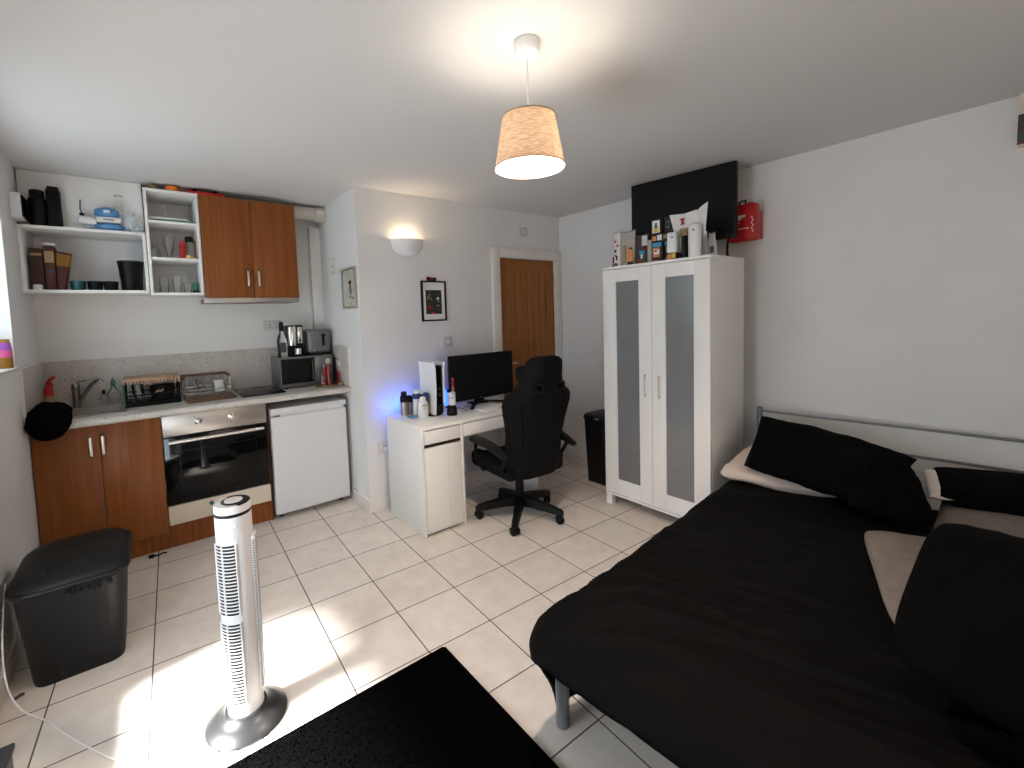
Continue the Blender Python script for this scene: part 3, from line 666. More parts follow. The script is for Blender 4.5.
    dbl = [('rocker', -.05, .01, -.036, .028, M_WHITEPL), ('rocker', .036, .01, .05, .028, M_WHITEPL), ('earth_slot', -.03, .004, -.024, .018, M_DKGREY), ('earth_slot', .024, .004, .03, .018, M_DKGREY), ('pin_slot', -.034, -.02, -.02, -.014, M_DKGREY), ('pin_slot', .02, -.02, .034, -.014, M_DKGREY)]
    plate('wall_socket', 'white double socket on the kitchen wall behind the coffee maker', (.87, YK, 1.455), '-y', .146, .086, dbl)
    plate('wall_socket', 'white socket low on the right splashback beside the microwave', (XJ - .012, 3.68, 1.10), '-x', .086, .086, pins)
    plate('light_switch', 'white switch plate on the alcove side wall above the framed print', (XJ, 3.70, 1.93), '-x', .086, .13, [('rocker', -.01, .012, .01, .042, M_WHITEPL), ('rocker', -.01, -.042, .01, -.012, M_WHITEPL), ('screw', -.004, -.006, .004, .004, M_DKGREY)])
    plate('light_switch', 'white switch above the door near the ceiling', (2.948, YD, 2.264), '-y', .09, .09, rocker)
    plate('light_switch', 'white switch on the wall just above the desk and below the framed poster', (2.043, YD, 1.263), '-y', .088, .088, rocker)
    t = plate('wall_socket', 'white double socket low on the wall left of the desk', (1.44, YD, .48), '-y', .146, .086, dbl)
    t2 = thing('power_plug', 'white plug in the socket left of the desk with its cable', 'plug', (1.425, YD - .0118, .47))
    box_part('plug_body', M_WHITEPL, t2, 1.402, YD - .045, .452, 1.448, YD - .0155, .492, bev=.006)
    MB().tube([(1.425, YD - .035, .455), (1.428, YD - .045, .40), (1.433, YD - .05, .30), (1.44, YD - .04, .12), (1.45, YD - .045, .03)], .004, 8).build('cable', M_WHITEPL, t2)
    t3 = thing('power_plug', 'grey adapter plug beside the white plug left of the desk', 'plug', (1.48, YD - .0118, .47))
    box_part('plug_body', M_DKGREY, t3, 1.462, YD - .055, .455, 1.50, YD - .0155, .50, bev=.006)
kitchen_items()

# ------------------------------------------------------------------ wall units over the worktop
def wall_units():
    yf, yb = 3.74, YK - 0.001; t_ = 0.018
    t = thing('open_wall_shelf', 'wide low white open wall shelf in the kitchen corner', 'shelf unit', (-0.26, 3.9, 1.70))
    x0, x1, z0, z1 = XL + 0.002, 0.045, 1.702, 2.104
    box_part('top_panel', M_WHITE, t, x0, yf, z1 - t_, x1, yb, z1, bev=.001)
    box_part('bottom_panel', M_WHITE, t, x0, yf, z0, x1, yb, z0 + t_, bev=.001)
    box_part('side_panel', M_WHITE, t, x0, yf, z0 + t_, x0 + t_, yb, z1 - t_, bev=.001)
    box_part('side_panel', M_WHITE, t, x1 - t_, yf, z0 + t_, x1, yb, z1 - t_, bev=.001)
    box_part('back_panel', M_WHITEPL, t, x0 + t_, yb - .006, z0 + t_, x1 - t_, yb, z1 - t_)
    t = thing('open_wall_shelf', 'narrow three-tier white open wall shelf beside the wood wall cabinet', 'shelf unit', (0.205, 3.9, 1.69))
    x0, x1, z0, z1 = 0.049, 0.358, 1.688, 2.402
    box_part('top_panel', M_WHITE, t, x0, yf, z1 - t_, x1, yb, z1, bev=.001)
    box_part('bottom_panel', M_WHITE, t, x0, yf, z0, x1, yb, z0 + t_, bev=.001)
    for a in (x0, x1 - t_): box_part('side_panel', M_WHITE, t, a, yf, z0 + t_, a + t_, yb, z1 - t_, bev=.001)
    for zz in (2.185, 1.938): box_part('shelf_board', M_WHITE, t, x0 + t_, yf + .004, zz - .01, x1 - t_, yb - .006, zz + .008, bev=.001)
    box_part('back_panel', M_WHITEPL, t, x0 + t_, yb - .006, z0 + t_, x1 - t_, yb, z1 - t_)
    t = thing('wall_cabinet', 'wood veneer double wall cabinet hung over the hob', 'cabinet', (0.68, 3.9, 1.67))
    MB().box(0.364, yf + .002, 1.672, 1.0, yb, 2.322).box(0.364, yf + .002, 2.322, 1.0, yf + .02, 2.39).build('body', M_WHITE, t)
    for x0, x1, hx in ((.362, .678, .642), (.681, 1.002, .714)):
        d = box_part('door', M_TEAK, t, x0, yf - .018, 1.67, x1, yf, 2.392, bev=.002)
        pull(d, hx, yf - .018, 1.744, 1.878)
    t = thing('extractor_hood', 'slim steel extractor hood below the wood wall cabinet', 'hood', (.675, 3.9, 1.65))
    box_part('body', M_GREYPL, t, .362, yf + .02, 1.638, 1.0, yb, 1.669)
    box_part('front_lip', M_STEEL, t, .350, yf - .02, 1.634, 1.0, yf + .02, 1.669, bev=.003)
    t = thing('vent_duct', 'off-white round vent duct running along the ceiling to the alcove wall', 'duct', (1.1, 3.9, 2.37))
    MB().tube([(.45, 3.92, 2.392), (.75, 3.91, 2.392), (1.0, 3.90, 2.388), (1.215, 3.89, 2.382)], .056, 20).build('pipe', M_DUCT, t)
    MB().tube([(1.205, 3.89, 2.382), (1.283, 3.885, 2.378)], .064, 24).build('collar', M_DUCT, t)
    MB().tube([(1.222, 3.89, 2.382), (1.229, 3.89, 2.382)], .067, 24).build('clamp_ring', M_DUCT, t)
    tag(MB().box(XL + .006, 3.84, 2.1045, .043, 3.852, 2.447, bev=.001).build('hardboard_sheet', M_WHITE), 'loose white sheet of board standing on the wide open shelf up to the ceiling', 'board')
    # boxes on the left wall
    t = thing('thermostat_box', 'white boxy thermostat with dark screen on the left wall by the shelf', 'thermostat', (XL, 3.69, 2.12))
    MB().box(XL, 3.62, 2.12, XL + .046, 3.80, 2.262, bev=.006).build('case', M_WHITEPL, t)
    box_part('screen', M_BLKGLASS, t, XL + .0455, 3.632, 2.13, XL + .052, 3.79, 2.252)
    z = 2.104
    # black speakers on the wide shelf
    t = thing('black_canister', 'shorter black canister on top of the wide shelf', 'canister', (-.485, 3.82, z))
    MB().lathe(-.466, 3.785, [(.038, z), (.042, z + .01), (.042, z + .16), (.034, z + .17), (.034, z + .21), (.028, z + .215)], 22).build('body', M_BLKPL, t)
    MB().tube([(-.502, 3.765, z + .14), (-.509, 3.755, z + .12), (-.507, 3.755, z + .05), (-.50, 3.765, z + .03)], .006, 8).build('handle', M_BLKPL, t)
    t = thing('black_box', 'tall black bottle carton right of the black canister', 'carton', (-.40, 3.82, z))
    box_part('body', M_BLKMATT, t, -.423, 3.755, z, -.362, 3.83, z + .225, bev=.004)
    box_part('lid', M_BLKMATT, t, -.418, 3.76, z + .225, -.367, 3.825, z + .243, bev=.003)
    # blue bottle bundle with paper towels
    t = thing('wipes_pack', 'crumpled blue and white plastic pack on top of the wide shelf', 'pack', (-.14, 3.79, z))
    crum = lambda k: (lambda d: 1 + .16 * noise.noise(d * 2.5 + Vector((k, 0, 0))) + .07 * noise.noise(d * 7 + Vector((0, k, 0))))
    MB().blob((-.135, 3.79, z + .026), (.075, .038, .026), 4, crum(1)).build('lower_bag', M_BLUE, t)
    MB().blob((-.145, 3.79, z + .115), (.066, .036, .036), 4, crum(2)).build('upper_bag', M_BLUE, t)
    MB().box(-.20, 3.752, z + .052, -.075, 3.83, z + .085, bev=.008).build('white_packet', M_PAPER, t)
    MB().box(-.165, 3.7515, z + .064, -.11, 3.7525, z + .072).build('printed_mark', M_GREYPL, t)
    MB().box(-.16, 3.7505, z + .112, -.13, 3.7545, z + .128).build('printed_panel', M_PAPER, t)
    t = thing('kitchen_roll', 'white rolled packet with a black tip left of the blue pack', 'roll', (-.24, 3.79, z))
    MB().lathe(0, 0, [(.012, -.045), (.026, -.04), (.028, .03), (.02, .045)], 20, mtx=Matrix.Translation((-.243, 3.79, z + .058)) @ Matrix.Rotation(PI / 2 + .1, 4, 'Y')).build('roll_body', M_WHITEPL, t)
    MB().blob((-.268, 3.785, z + .095), (.014, .012, .01), 3, crum(4)).build('tip', M_BLKPL, t)
    MB().tube([(-.265, 3.785, z + .095), (-.275, 3.80, z + .13), (-.272, 3.81, z + .19)], .0035, 6).build('stem', M_BLKPL, t)
    MB().blob((-.235, 3.79, z + .016), (.03, .03, .0155), 3, crum(6)).build('support_bag', M_CLING, t)
    tag(MB().blob((-.028, 3.79, z + .07), (.036, .036, .066), 4, crum(7)).build('clear_bag', M_CLING), 'upright clear bag right of the blue pack', 'bag')
    t = thing('wine_glass', 'upturned stemmed glass behind the clear bag on the wide shelf', 'glass', (-.095, 3.815, z + .14))
    MB().lathe(-.085, 3.80, [(.02, z + .135), (.024, z + .14), (.022, z + .18), (.006, z + .205), (.005, z + .225), (.024, z + .232), (.025, z + .236)], 20).build('glass_body', M_GLASS, t)
    tag(MB().blob((.012, 3.785, z + .030), (.03, .036, .028), 4, crum(9)).build('plastic_bag', M_CLING), 'crumpled clear plastic bag at the right end of the wide shelf top', 'bag')
    # cartons inside
    zi = 1.7205
    def carton(label, x0, x1, z1, m, band, bandm, lean=0.0, top=None):
        t = thing('food_carton', label, 'carton', ((x0 + x1) / 2, 3.85, zi))
        sh = Matrix.Shear('XY', 4, (0, 0)); sh = Matrix.Identity(4); sh[0][2] = lean; sh[0][3] = -lean * zi
        MB().box(x0, 3.80, zi, x1, 3.94, z1, bev=.003, mtx=sh).build('box', m, t)
        MB().box(x0 + .002, 3.7985, band[0], x1 - .002, 3.7998, band[1], mtx=sh).build('printed_band', bandm, t)
        if top: MB().box(x0 + .004, 3.81, z1, x1 + .006, 3.93, z1 + .018, bev=.004, mtx=sh).build('folded_top', top, t)
        return t
    carton('plain brown tall carton at the left in the wide shelf', -.525, -.468, 1.975, M_BROWN, (1.93, 1.945), M_TAN)
    maroon = carton('maroon carton with cream label and white top in the wide shelf', -.462, -.415, 1.995, M_REDCARD, (1.89, 1.96), M_TAN, 0, M_PAPER)
    t = thing('food_pouch', 'brown and yellow food pouch flaring open in the wide shelf', 'pouch', (-.38, 3.85, zi))
    def psec(v):
        x0, x1 = -.410 - .003 * v, -.378 + .046 * v; d = .05 * (1 - v) + .012
        return [(x, y, zi + v * (.243 - (.0 if x < -.38 else .012 * v))) for x, y in rrect(x0, 3.83 - d, x1, 3.83 + d, .011)]
    MB().loft([psec(v) for v in (0, .25, .5, .62)]).build('lower_pack', M_REDCARD, t)
    MB().loft([psec(v) for v in (.62, .75, .95)]).build('yellow_band', M_YELLOW, t)
    MB().loft([psec(v) for v in (.95, 1.0)]).build('torn_top', M_BROWN, t)
    MB().lathe(0, 0, [(.5, -.001), (.5, .001)], 16, sx=.034, sy=.02, mtx=Matrix.Translation((-.385, 3.7965, zi + .12)) @ Matrix.Rotation(PI / 2 + .12, 4, 'X')).build('printed_oval', M_NAVY, t)
    MB().lathe(0, 0, [(.5, -.0008), (.5, .0008)], 16, sx=.03, sy=.016, mtx=Matrix.Translation((-.4385, 3.7992, zi + .115)) @ Matrix.Rotation(PI / 2, 4, 'X')).build('printed_oval', M_NAVY, maroon)
    tag(MB().lathe(-.497, 3.775, [(.02, zi), (.022, zi + .003), (.022, zi + .03), (.018, zi + .032)], 18).build('jar_lid', M_WHITEPL), 'small white pot in front of the brown carton', 'pot')
    # round tins and pot
    for i, (x, m, l) in enumerate(((-.318, M_TEAL, 'teal glazed bowl left of two dark bowls in the wide shelf'), (-.235, M_BLKPL, 'middle dark bowl of the row in the wide shelf'), (-.157, M_BLKMATT, 'dark bowl nearest the big black pot in the wide shelf'))):
        t = thing('bowl', l, 'bowl', (x, 3.83, zi))
        MB().lathe(x, 3.82, [(.03, zi), (.036, zi + .006), (.04, zi + .055), (.0405, zi + .06), (.037, zi + .06), (.034, zi + .01)], 26).build('shell', m, t)
    t = thing('cooking_pot', 'big black flared pot at the right in the wide shelf', 'pot', (-.045, 3.84, zi))
    MB().lathe(-.047, 3.845, [(.055, zi), (.058, zi + .01), (.060, zi + .08), (.062, zi + .085), (.067, zi + .15), (.072, zi + .195), (.068, zi + .198), (.062, zi + .15), (.055, zi + .01)], 30).build('vessel', M_BLKPL, t)
    MB().tube([(-.047 + .073 * math.cos(a * PI / 16), 3.845 + .073 * math.sin(a * PI / 16), zi + .196) for a in range(32)], .0035, 6, closed=True).build('rim', M_DKGREY, t)
    # narrow shelf contents
    z3, z2, z1 = 2.1935, 1.9465, 1.7065
    tag(MB().prism(rrect(.075, 3.765, .325, 4.0, .03), z3, z3 + .014, bev=.003).build('serving_tray', M_GREEN), 'dark green flat tray on the top tier of the narrow shelf', 'tray')
    tag(MB().prism(rrect(.07, 3.77, .30, 3.99, .03), z3 + .0145, z3 + .028, bev=.004).build('baking_tray', M_WHITEPL), 'white flat tray stacked on the dark green tray', 'tray')
    bottle('glass_vial', 'small clear bottle on the white tray in the narrow shelf', 'bottle', .16, 3.85, z3 + .0285, [(.012, 0), (.013, .04), (.006, .06), (.006, .075)], M_GLASS, [(.007, .075), (.007, .085)], M_WHITEPL)
    tag(MB().lathe(.095, 3.85, [(.02, z2), (.03, z2 + .01), (.034, z2 + .05), (.012, z2 + .085), (.01, z2 + .1), (.008, z2 + .1), (.01, z2 + .083)], 20).build('glass_cruet', M_GLASS), 'squat clear glass jug at the left on the middle tier', 'jug')
    b = MB().lathe(.175, 3.85, [(.022, z2), (.022, z2 + .008), (.014, z2 + .02), (.03, z2 + .10), (.034, z2 + .155), (.032, z2 + .155), (.027, z2 + .10), (.01, z2 + .025)], 22)
    tag(b.build('beer_glass', M_GLASS), 'tall clear flared glass on the middle tier of the narrow shelf', 'glass')
    bottle('chilli_bottle', 'slim red bottle on the middle tier of the narrow shelf', 'bottle', .248, 3.80, z2, [(.016, 0), (.017, .09), (.012, .105)], M_RED, [(.011, .105), (.011, .125), (.006, .128)], M_RED)
    t = bottle('storage_jar', 'clear jar with black lid on the middle tier of the narrow shelf', 'jar', .296, 3.84, z2, [(.03, 0), (.031, .01), (.031, .11), (.022, .125)], M_GLASS, [(.023, .126), (.026, .13), (.026, .155), (.02, .165)], M_BLKPL)
    tag(MB().lathe(.287, 3.775, [(.024, z2), (.026, z2 + .004), (.026, z2 + .02), (.02, z2 + .024)], 18).build('spice_tin', M_GOLD), 'low gold tin in front of the black-lidded jar', 'tin')
    tag(MB().box(.318, 3.90, z2, .338, 3.96, z2 + .15, bev=.002).build('spice_packet', M_FIGORANGE), 'orange packet at the right end of the middle tier', 'packet')
    lab = ('leftmost clear tumbler on the bottom tier of the narrow shelf', 'second clear tumbler on the bottom tier of the narrow shelf', 'tall clear tumbler standing third on the bottom tier', 'short round clear tumbler beside the green pot')
    for i, (x, y, r, h) in enumerate(((.085, 3.86, .022, .085), (.13, 3.82, .028, .11), (.205, 3.83, .027, .115), (.268, 3.82, .026, .075))):
        tag(MB().lathe(x, y, [(r * .75, z1), (r * .8, z1 + .004), (r, z1 + h * .5), (r * .95, z1 + h), (r * .88, z1 + h), (r * .9, z1 + h * .5), (r * .65, z1 + .01)], 20).build('tumbler', M_GLASS), lab[i], 'glass', 'glasses on the narrow shelf')
    bottle('green_pot', 'small green pot with black base on the bottom tier', 'pot', .314, 3.82, z1, [(.02, 0), (.021, .02)], M_BLKPL, [(.016, .0205), (.018, .07), (.014, .075)], M_GREEN, capname='upper_half')
    # on top of the narrow shelf and cabinet
    zt = 2.4025
    bottle('orange_tub', 'round orange plastic tub on top of the narrow shelf', 'tub', .215, 3.79, zt - .0, [(.036, 0), (.042, .008), (.042, .028), (.036, .036)], M_ORANGE)
    tag(MB().prism(rrect(-.11, -.105, .14, .0, .03), 2.394, zt + .02, mtx=Matrix.Translation((.40, 3.86, 0)), bev=.004).build('red_tray', M_RED), 'flat red plastic tray on top of the wood wall cabinet', 'tray')
    tag(MB().lathe(.41, 3.805, [(.03, zt + .0205), (.042, zt + .028), (.048, zt + .038), (.045, zt + .038), (.03, zt + .024)], 26, sx=1.8).build('plate', M_GLASS), 'clear glass dish stacked on the red tray', 'dish')
    tag(MB().blob((.105, 3.80, zt + .02), (.026, .03, .021), 3, lambda d: 1 + .15 * noise.noise(d * 3)).build('paper_ball', M_TAN), 'crumpled beige paper at the left on top of the narrow shelf', 'paper')
    tag(MB().lathe(.17, 3.95, [(.03, zt), (.045, zt + .012), (.045, zt + .02), (.03, zt + .022)], 20).build('saucer', M_TAN), 'beige saucer behind the orange tub', 'saucer')
wall_units()

# ------------------------------------------------------------------ tower fan, bin, rug, cable
def tower_fan():
    cx, cy = 0.212, 1.818
    t = thing('tower_fan', 'white tower fan on a round dark base in the middle of the floor', 'fan', (cx, cy, 0))
    MB().lathe(cx, cy, [(.137, 0), (.138, .006), (.132, .014), (.10, .03), (.075, .042), (.07, .05)], 48).build('base', M_FANBASE, t)
    # body: rounded section, grille faces the camera side
    a0 = math.radians(224)
    ring = lambda z, r: [(cx + r * math.cos(i * 2 * PI / 48), cy + r * math.sin(i * 2 * PI / 48), z) for i in range(48)]
    R = .060
    b = MB().loft([ring(.045, R * .98), ring(.052, R), ring(.785, R), ring(.79, R * .985)])
    b.build('body', M_FANWHITE, t)
    MB().loft([ring(.79, R * .99), ring(.802, R * .99)]).build('black_band', M_BLKPL, t)
    MB().loft([ring(.802, R), ring(.822, R * .99), ring(.829, R * .94)]).build('top_cap', M_FANWHITE, t)
    # top: dark control ring and pale button panel
    MB().lathe(cx + .008, cy + .004, [(.043, .829), (.043, .832), (.03, .833)], 36).build('control_ring', M_BLKPL, t)
    MB().lathe(cx + .004, cy, [(.03, .833), (.03, .8355), (.022, .837)], 30).build('button_panel', M_FANWHITE, t)
    MB().tube([(cx + .05 * math.cos(a), cy + .05 * math.sin(a), .8295) for a in [math.radians(k) for k in range(-80, 110, 10)]], .009, 8, flat=.4).build('dark_arc', M_BLKPL, t)
    # two slotted grilles
    def grille(name, ac, half, z0, z1, n, cols):
        back = MB()
        k = 10
        back.grid(lambda u, v: (cx + (R + .0006) * math.cos(ac + (u - .5) * 2 * half), cy + (R + .0006) * math.sin(ac + (u - .5) * 2 * half), z0 + v * (z1 - z0)), k, 2)
        g = back.build(name, M_GROOVE, t)
        s = MB()
        for i in range(n + 1):
            z = z0 + (z1 - z0) * i / n
            pts = [(cx + (R + .0022) * math.cos(ac + (j / 8 - .5) * 2 * half), cy + (R + .0022) * math.sin(ac + (j / 8 - .5) * 2 * half), z) for j in range(9)]
            s.tube(pts, .0022, 6)
        for c in cols:
            a = ac + c * half
            s.tube([(cx + (R + .002) * math.cos(a), cy + (R + .002) * math.sin(a), z0), (cx + (R + .002) * math.cos(a), cy + (R + .002) * math.sin(a), z1)], .0035, 6)
        s.build('slats', M_FANWHITE, g)
    grille('upper_grille', a0, .70, .435, .695, 21, (-1, -.1, 1))
    grille('lower_grille', a0, .70, .10, .405, 25, (-1, -.1, 1))
    # perforated inlet on the far right side
    a = math.radians(-14)
    rm = Matrix.Translation((cx, cy, 0)) @ Matrix.Rotation(a, 4, 'Z')
    rv = MB().box(.052, -.030, .11, .068, .030, .70, bev=.006, mtx=rm).build('rear_vent', M_FANWHITE, t)
    b = MB()
    for i in range(60):
        for j in range(4): b.box(.0678, -.022 + j * .012, .125 + i * .0094, .0684, -.015 + j * .012, .130 + i * .0094, mtx=rm)
        b.box(.058, -.0304, .125 + i * .0094, .065, -.0298, .130 + i * .0094, mtx=rm)
    b.build('perforation', M_GREYPL, rv)
    box_part('badge', M_WHITEPL, t, cx - .014, cy - .064, .755, cx + .002, cy - .058, .768, bev=.002)
tower_fan()

def bins():
    # kitchen bin
    t = thing('kitchen_bin', 'charcoal plastic kitchen bin with lid and bin bag beside the left wall', 'bin', (-.30, 2.66, 0), 0.0)
    def sec(z, x0, x1, y0, y1, r): return [(x, y, z) for x, y in rrect(x0, y0, x1, y1, r)]
    b = MB().loft([sec(0, -.462, -.168, 2.515, 2.86, .05), sec(.02, -.466, -.164, 2.51, 2.865, .055), sec(.385, -.492, -.138, 2.455, 2.90, .07), sec(.42, -.496, -.134, 2.45, 2.905, .07)])
    b.build('body', M_BIN, t)
    b = MB()
    b.loft([sec(.41, -.502, -.128, 2.444, 2.912, .075), sec(.427, -.512, -.118, 2.434, 2.922, .08), sec(.437, -.510, -.120, 2.436, 2.92, .08)])
    b.build('rim', M_BIN, t)
    b = MB().loft([sec(.438, -.507, -.123, 2.44, 2.917, .10), sec(.455, -.502, -.128, 2.445, 2.912, .11), sec(.473, -.485, -.143, 2.47, 2.89, .11), sec(.483, -.45, -.175, 2.52, 2.845, .09), sec(.487, -.40, -.22, 2.58, 2.79, .06)])
    lid = b.build('lid', M_BIN, t)
    MB().box(-.40, 2.50, .474, -.385, 2.86, .4845, bev=.003).box(-.245, 2.50, .474, -.235, 2.86, .4845, bev=.003).build('lid_rib', M_BIN, lid)
    # panel crease lines on the front
    b = MB().tube([(-.385, 2.4775, .36), (-.372, 2.506, .03)], .004, 6).tube([(-.29, 2.47, .385), (-.232, 2.508, .03)], .004, 6)
    b.build('front_crease', M_BIN, t)
    # bag crumple at the front
    rnd = random.Random(3); b = MB()
    for i in range(9):
        x = -.325 + i * .016
        b.tube([(x, 2.448, .424 + rnd.uniform(-.005, .003)), (x + rnd.uniform(-.01, .01), 2.437, .403 + rnd.uniform(-.01, .0)), (x + rnd.uniform(-.008, .012), 2.442, .387 + rnd.uniform(-.015, .01))], rnd.uniform(.006, .011), 6)
    b.build('bin_bag', M_BLKPL, t)
    # waste bin by the wardrobe
    t = thing('swing_bin', 'tall black waste bin standing between chair and wardrobe', 'bin', (3.15, 2.42, 0))
    def sec2(z, k, r): return [(x, y, z) for x, y in rrect(3.14 - .135 * k, 2.42 - .115 * k, 3.14 + .135 * k, 2.42 + .115 * k, r)]
    MB().loft([sec2(0, .88, .03), sec2(.02, .9, .035), sec2(.56, 1.06, .04)]).build('body', M_BLKPL, t)
    MB().loft([sec2(.555, 1.1, .045), sec2(.565, 1.12, .045), sec2(.585, 1.08, .045), sec2(.595, .95, .04)]).build('lid', M_BLKPL, t)
    box_part('latch', M_GREYPL, t, 2.983, 2.36, .562, 2.995, 2.40, .578, bev=.002)
bins()

def floor_bits():
    # rug, with pile
    rnd = random.Random(8)
    b = MB(); x0, x1, y0, y1 = -.05, .968, .15, 1.632
    x0 = -.42
    b.prism(rrect(x0, y0, x1, y1, .012, 3), .0, .016, bev=.004)
    t = thing('rug', 'black short-pile rug on the tiles in front of the bed', 'rug', (.27, .9, 0))
    b.build('rug_base', M_RUG, t)
    p = MB()
    for i in range(5200):
        # tufts thickest near the visible far edge
        x = rnd.uniform(x0 + .01, x1 - .006); y = y1 - .006 - (rnd.random() ** 1.3) * .9
        h = rnd.uniform(.004, .011); a = rnd.uniform(0, 2 * PI); d = .0035
        v = [p.bm.verts.new((x + d * math.cos(a + k * 2.094), y + d * math.sin(a + k * 2.094), .0155)) for k in range(3)]
        tip = p.bm.verts.new((x + rnd.uniform(-.006, .006), y + rnd.uniform(-.006, .006), .016 + h))
        for k in range(3): p.bm.faces.new((v[k], v[(k + 1) % 3], tip))
    o = p.build('pile', M_RUG, t, smooth=False); o['kind'] = 'stuff'
    MB().tube([(x1 - .001, y0 + .02, .012), (x1 - .001, y1 - .01, .012)], .0035, 6).tube([(x0 + .02, y1 - .001, .012), (x1 - .01, y1 - .001, .012)], .0035, 6).build('bound_edge', M_BLKFAB, t)
    # white cable
    pts = [(-.535, 2.66, .42), (-.536, 2.58, .31), (-.532, 2.50, .20), (-.515, 2.43, .10), (-.47, 2.36, .03), (-.40, 2.30, .006), (-.33, 2.17, .005), (-.25, 2.03, .005), (-.19, 1.935, .005), (-.13, 1.865, .005), (-.08, 1.825, .005), (-.02, 1.79, .005), (.05, 1.745, .005), (.105, 1.725, .005)]
    # smooth it
    for _ in range(2):
        q = [pts[0]]
        for a, c in zip(pts, pts[1:]):
            q += [tuple(a[i] * .75 + c[i] * .25 for i in range(3)), tuple(a[i] * .25 + c[i] * .75 for i in range(3))]
        pts = q + [pts[-1]]
    tag(MB().tube(pts, .003, 8).build('power_cable', M_WHITEPL), 'white power cable trailing from the bin across the tiles to the fan', 'cable')
    t = thing('cable_connector', 'small black plug dropped on the floor by the wood plinth', 'plug', (-.052, 3.5, 0))
    MB().box(-.075, 3.485, .001, -.045, 3.51, .02, bev=.004).build('plug_body', M_BLKPL, t)
    MB().tube([(-.045, 3.497, .01), (-.02, 3.49, .008), (.0, 3.505, .01), (.02, 3.50, .006)], .005, 8).build('lead', M_BLKPL, t)
    tag(MB().tube([(-.512, 2.50, .006), (-.495, 2.505, .012), (-.488, 2.515, .006)], .006, 6).build('food_scrap', M_DKGREY), 'small dark scrap on the floor by the left skirting', 'scrap')
    t = thing('storage_case', 'black case corner on the floor at the left wall nearest the camera', 'case', (-.47, 1.6, 0))
    MB().box(-.538, 1.42, 0, -.39, 1.835, .25, bev=.006).build('body', M_BLKPL, t)
    MB().box(-.540, 1.415, .25, -.384, 1.842, .265, bev=.004).build('lid', M_BLKPL, t)
floor_bits()

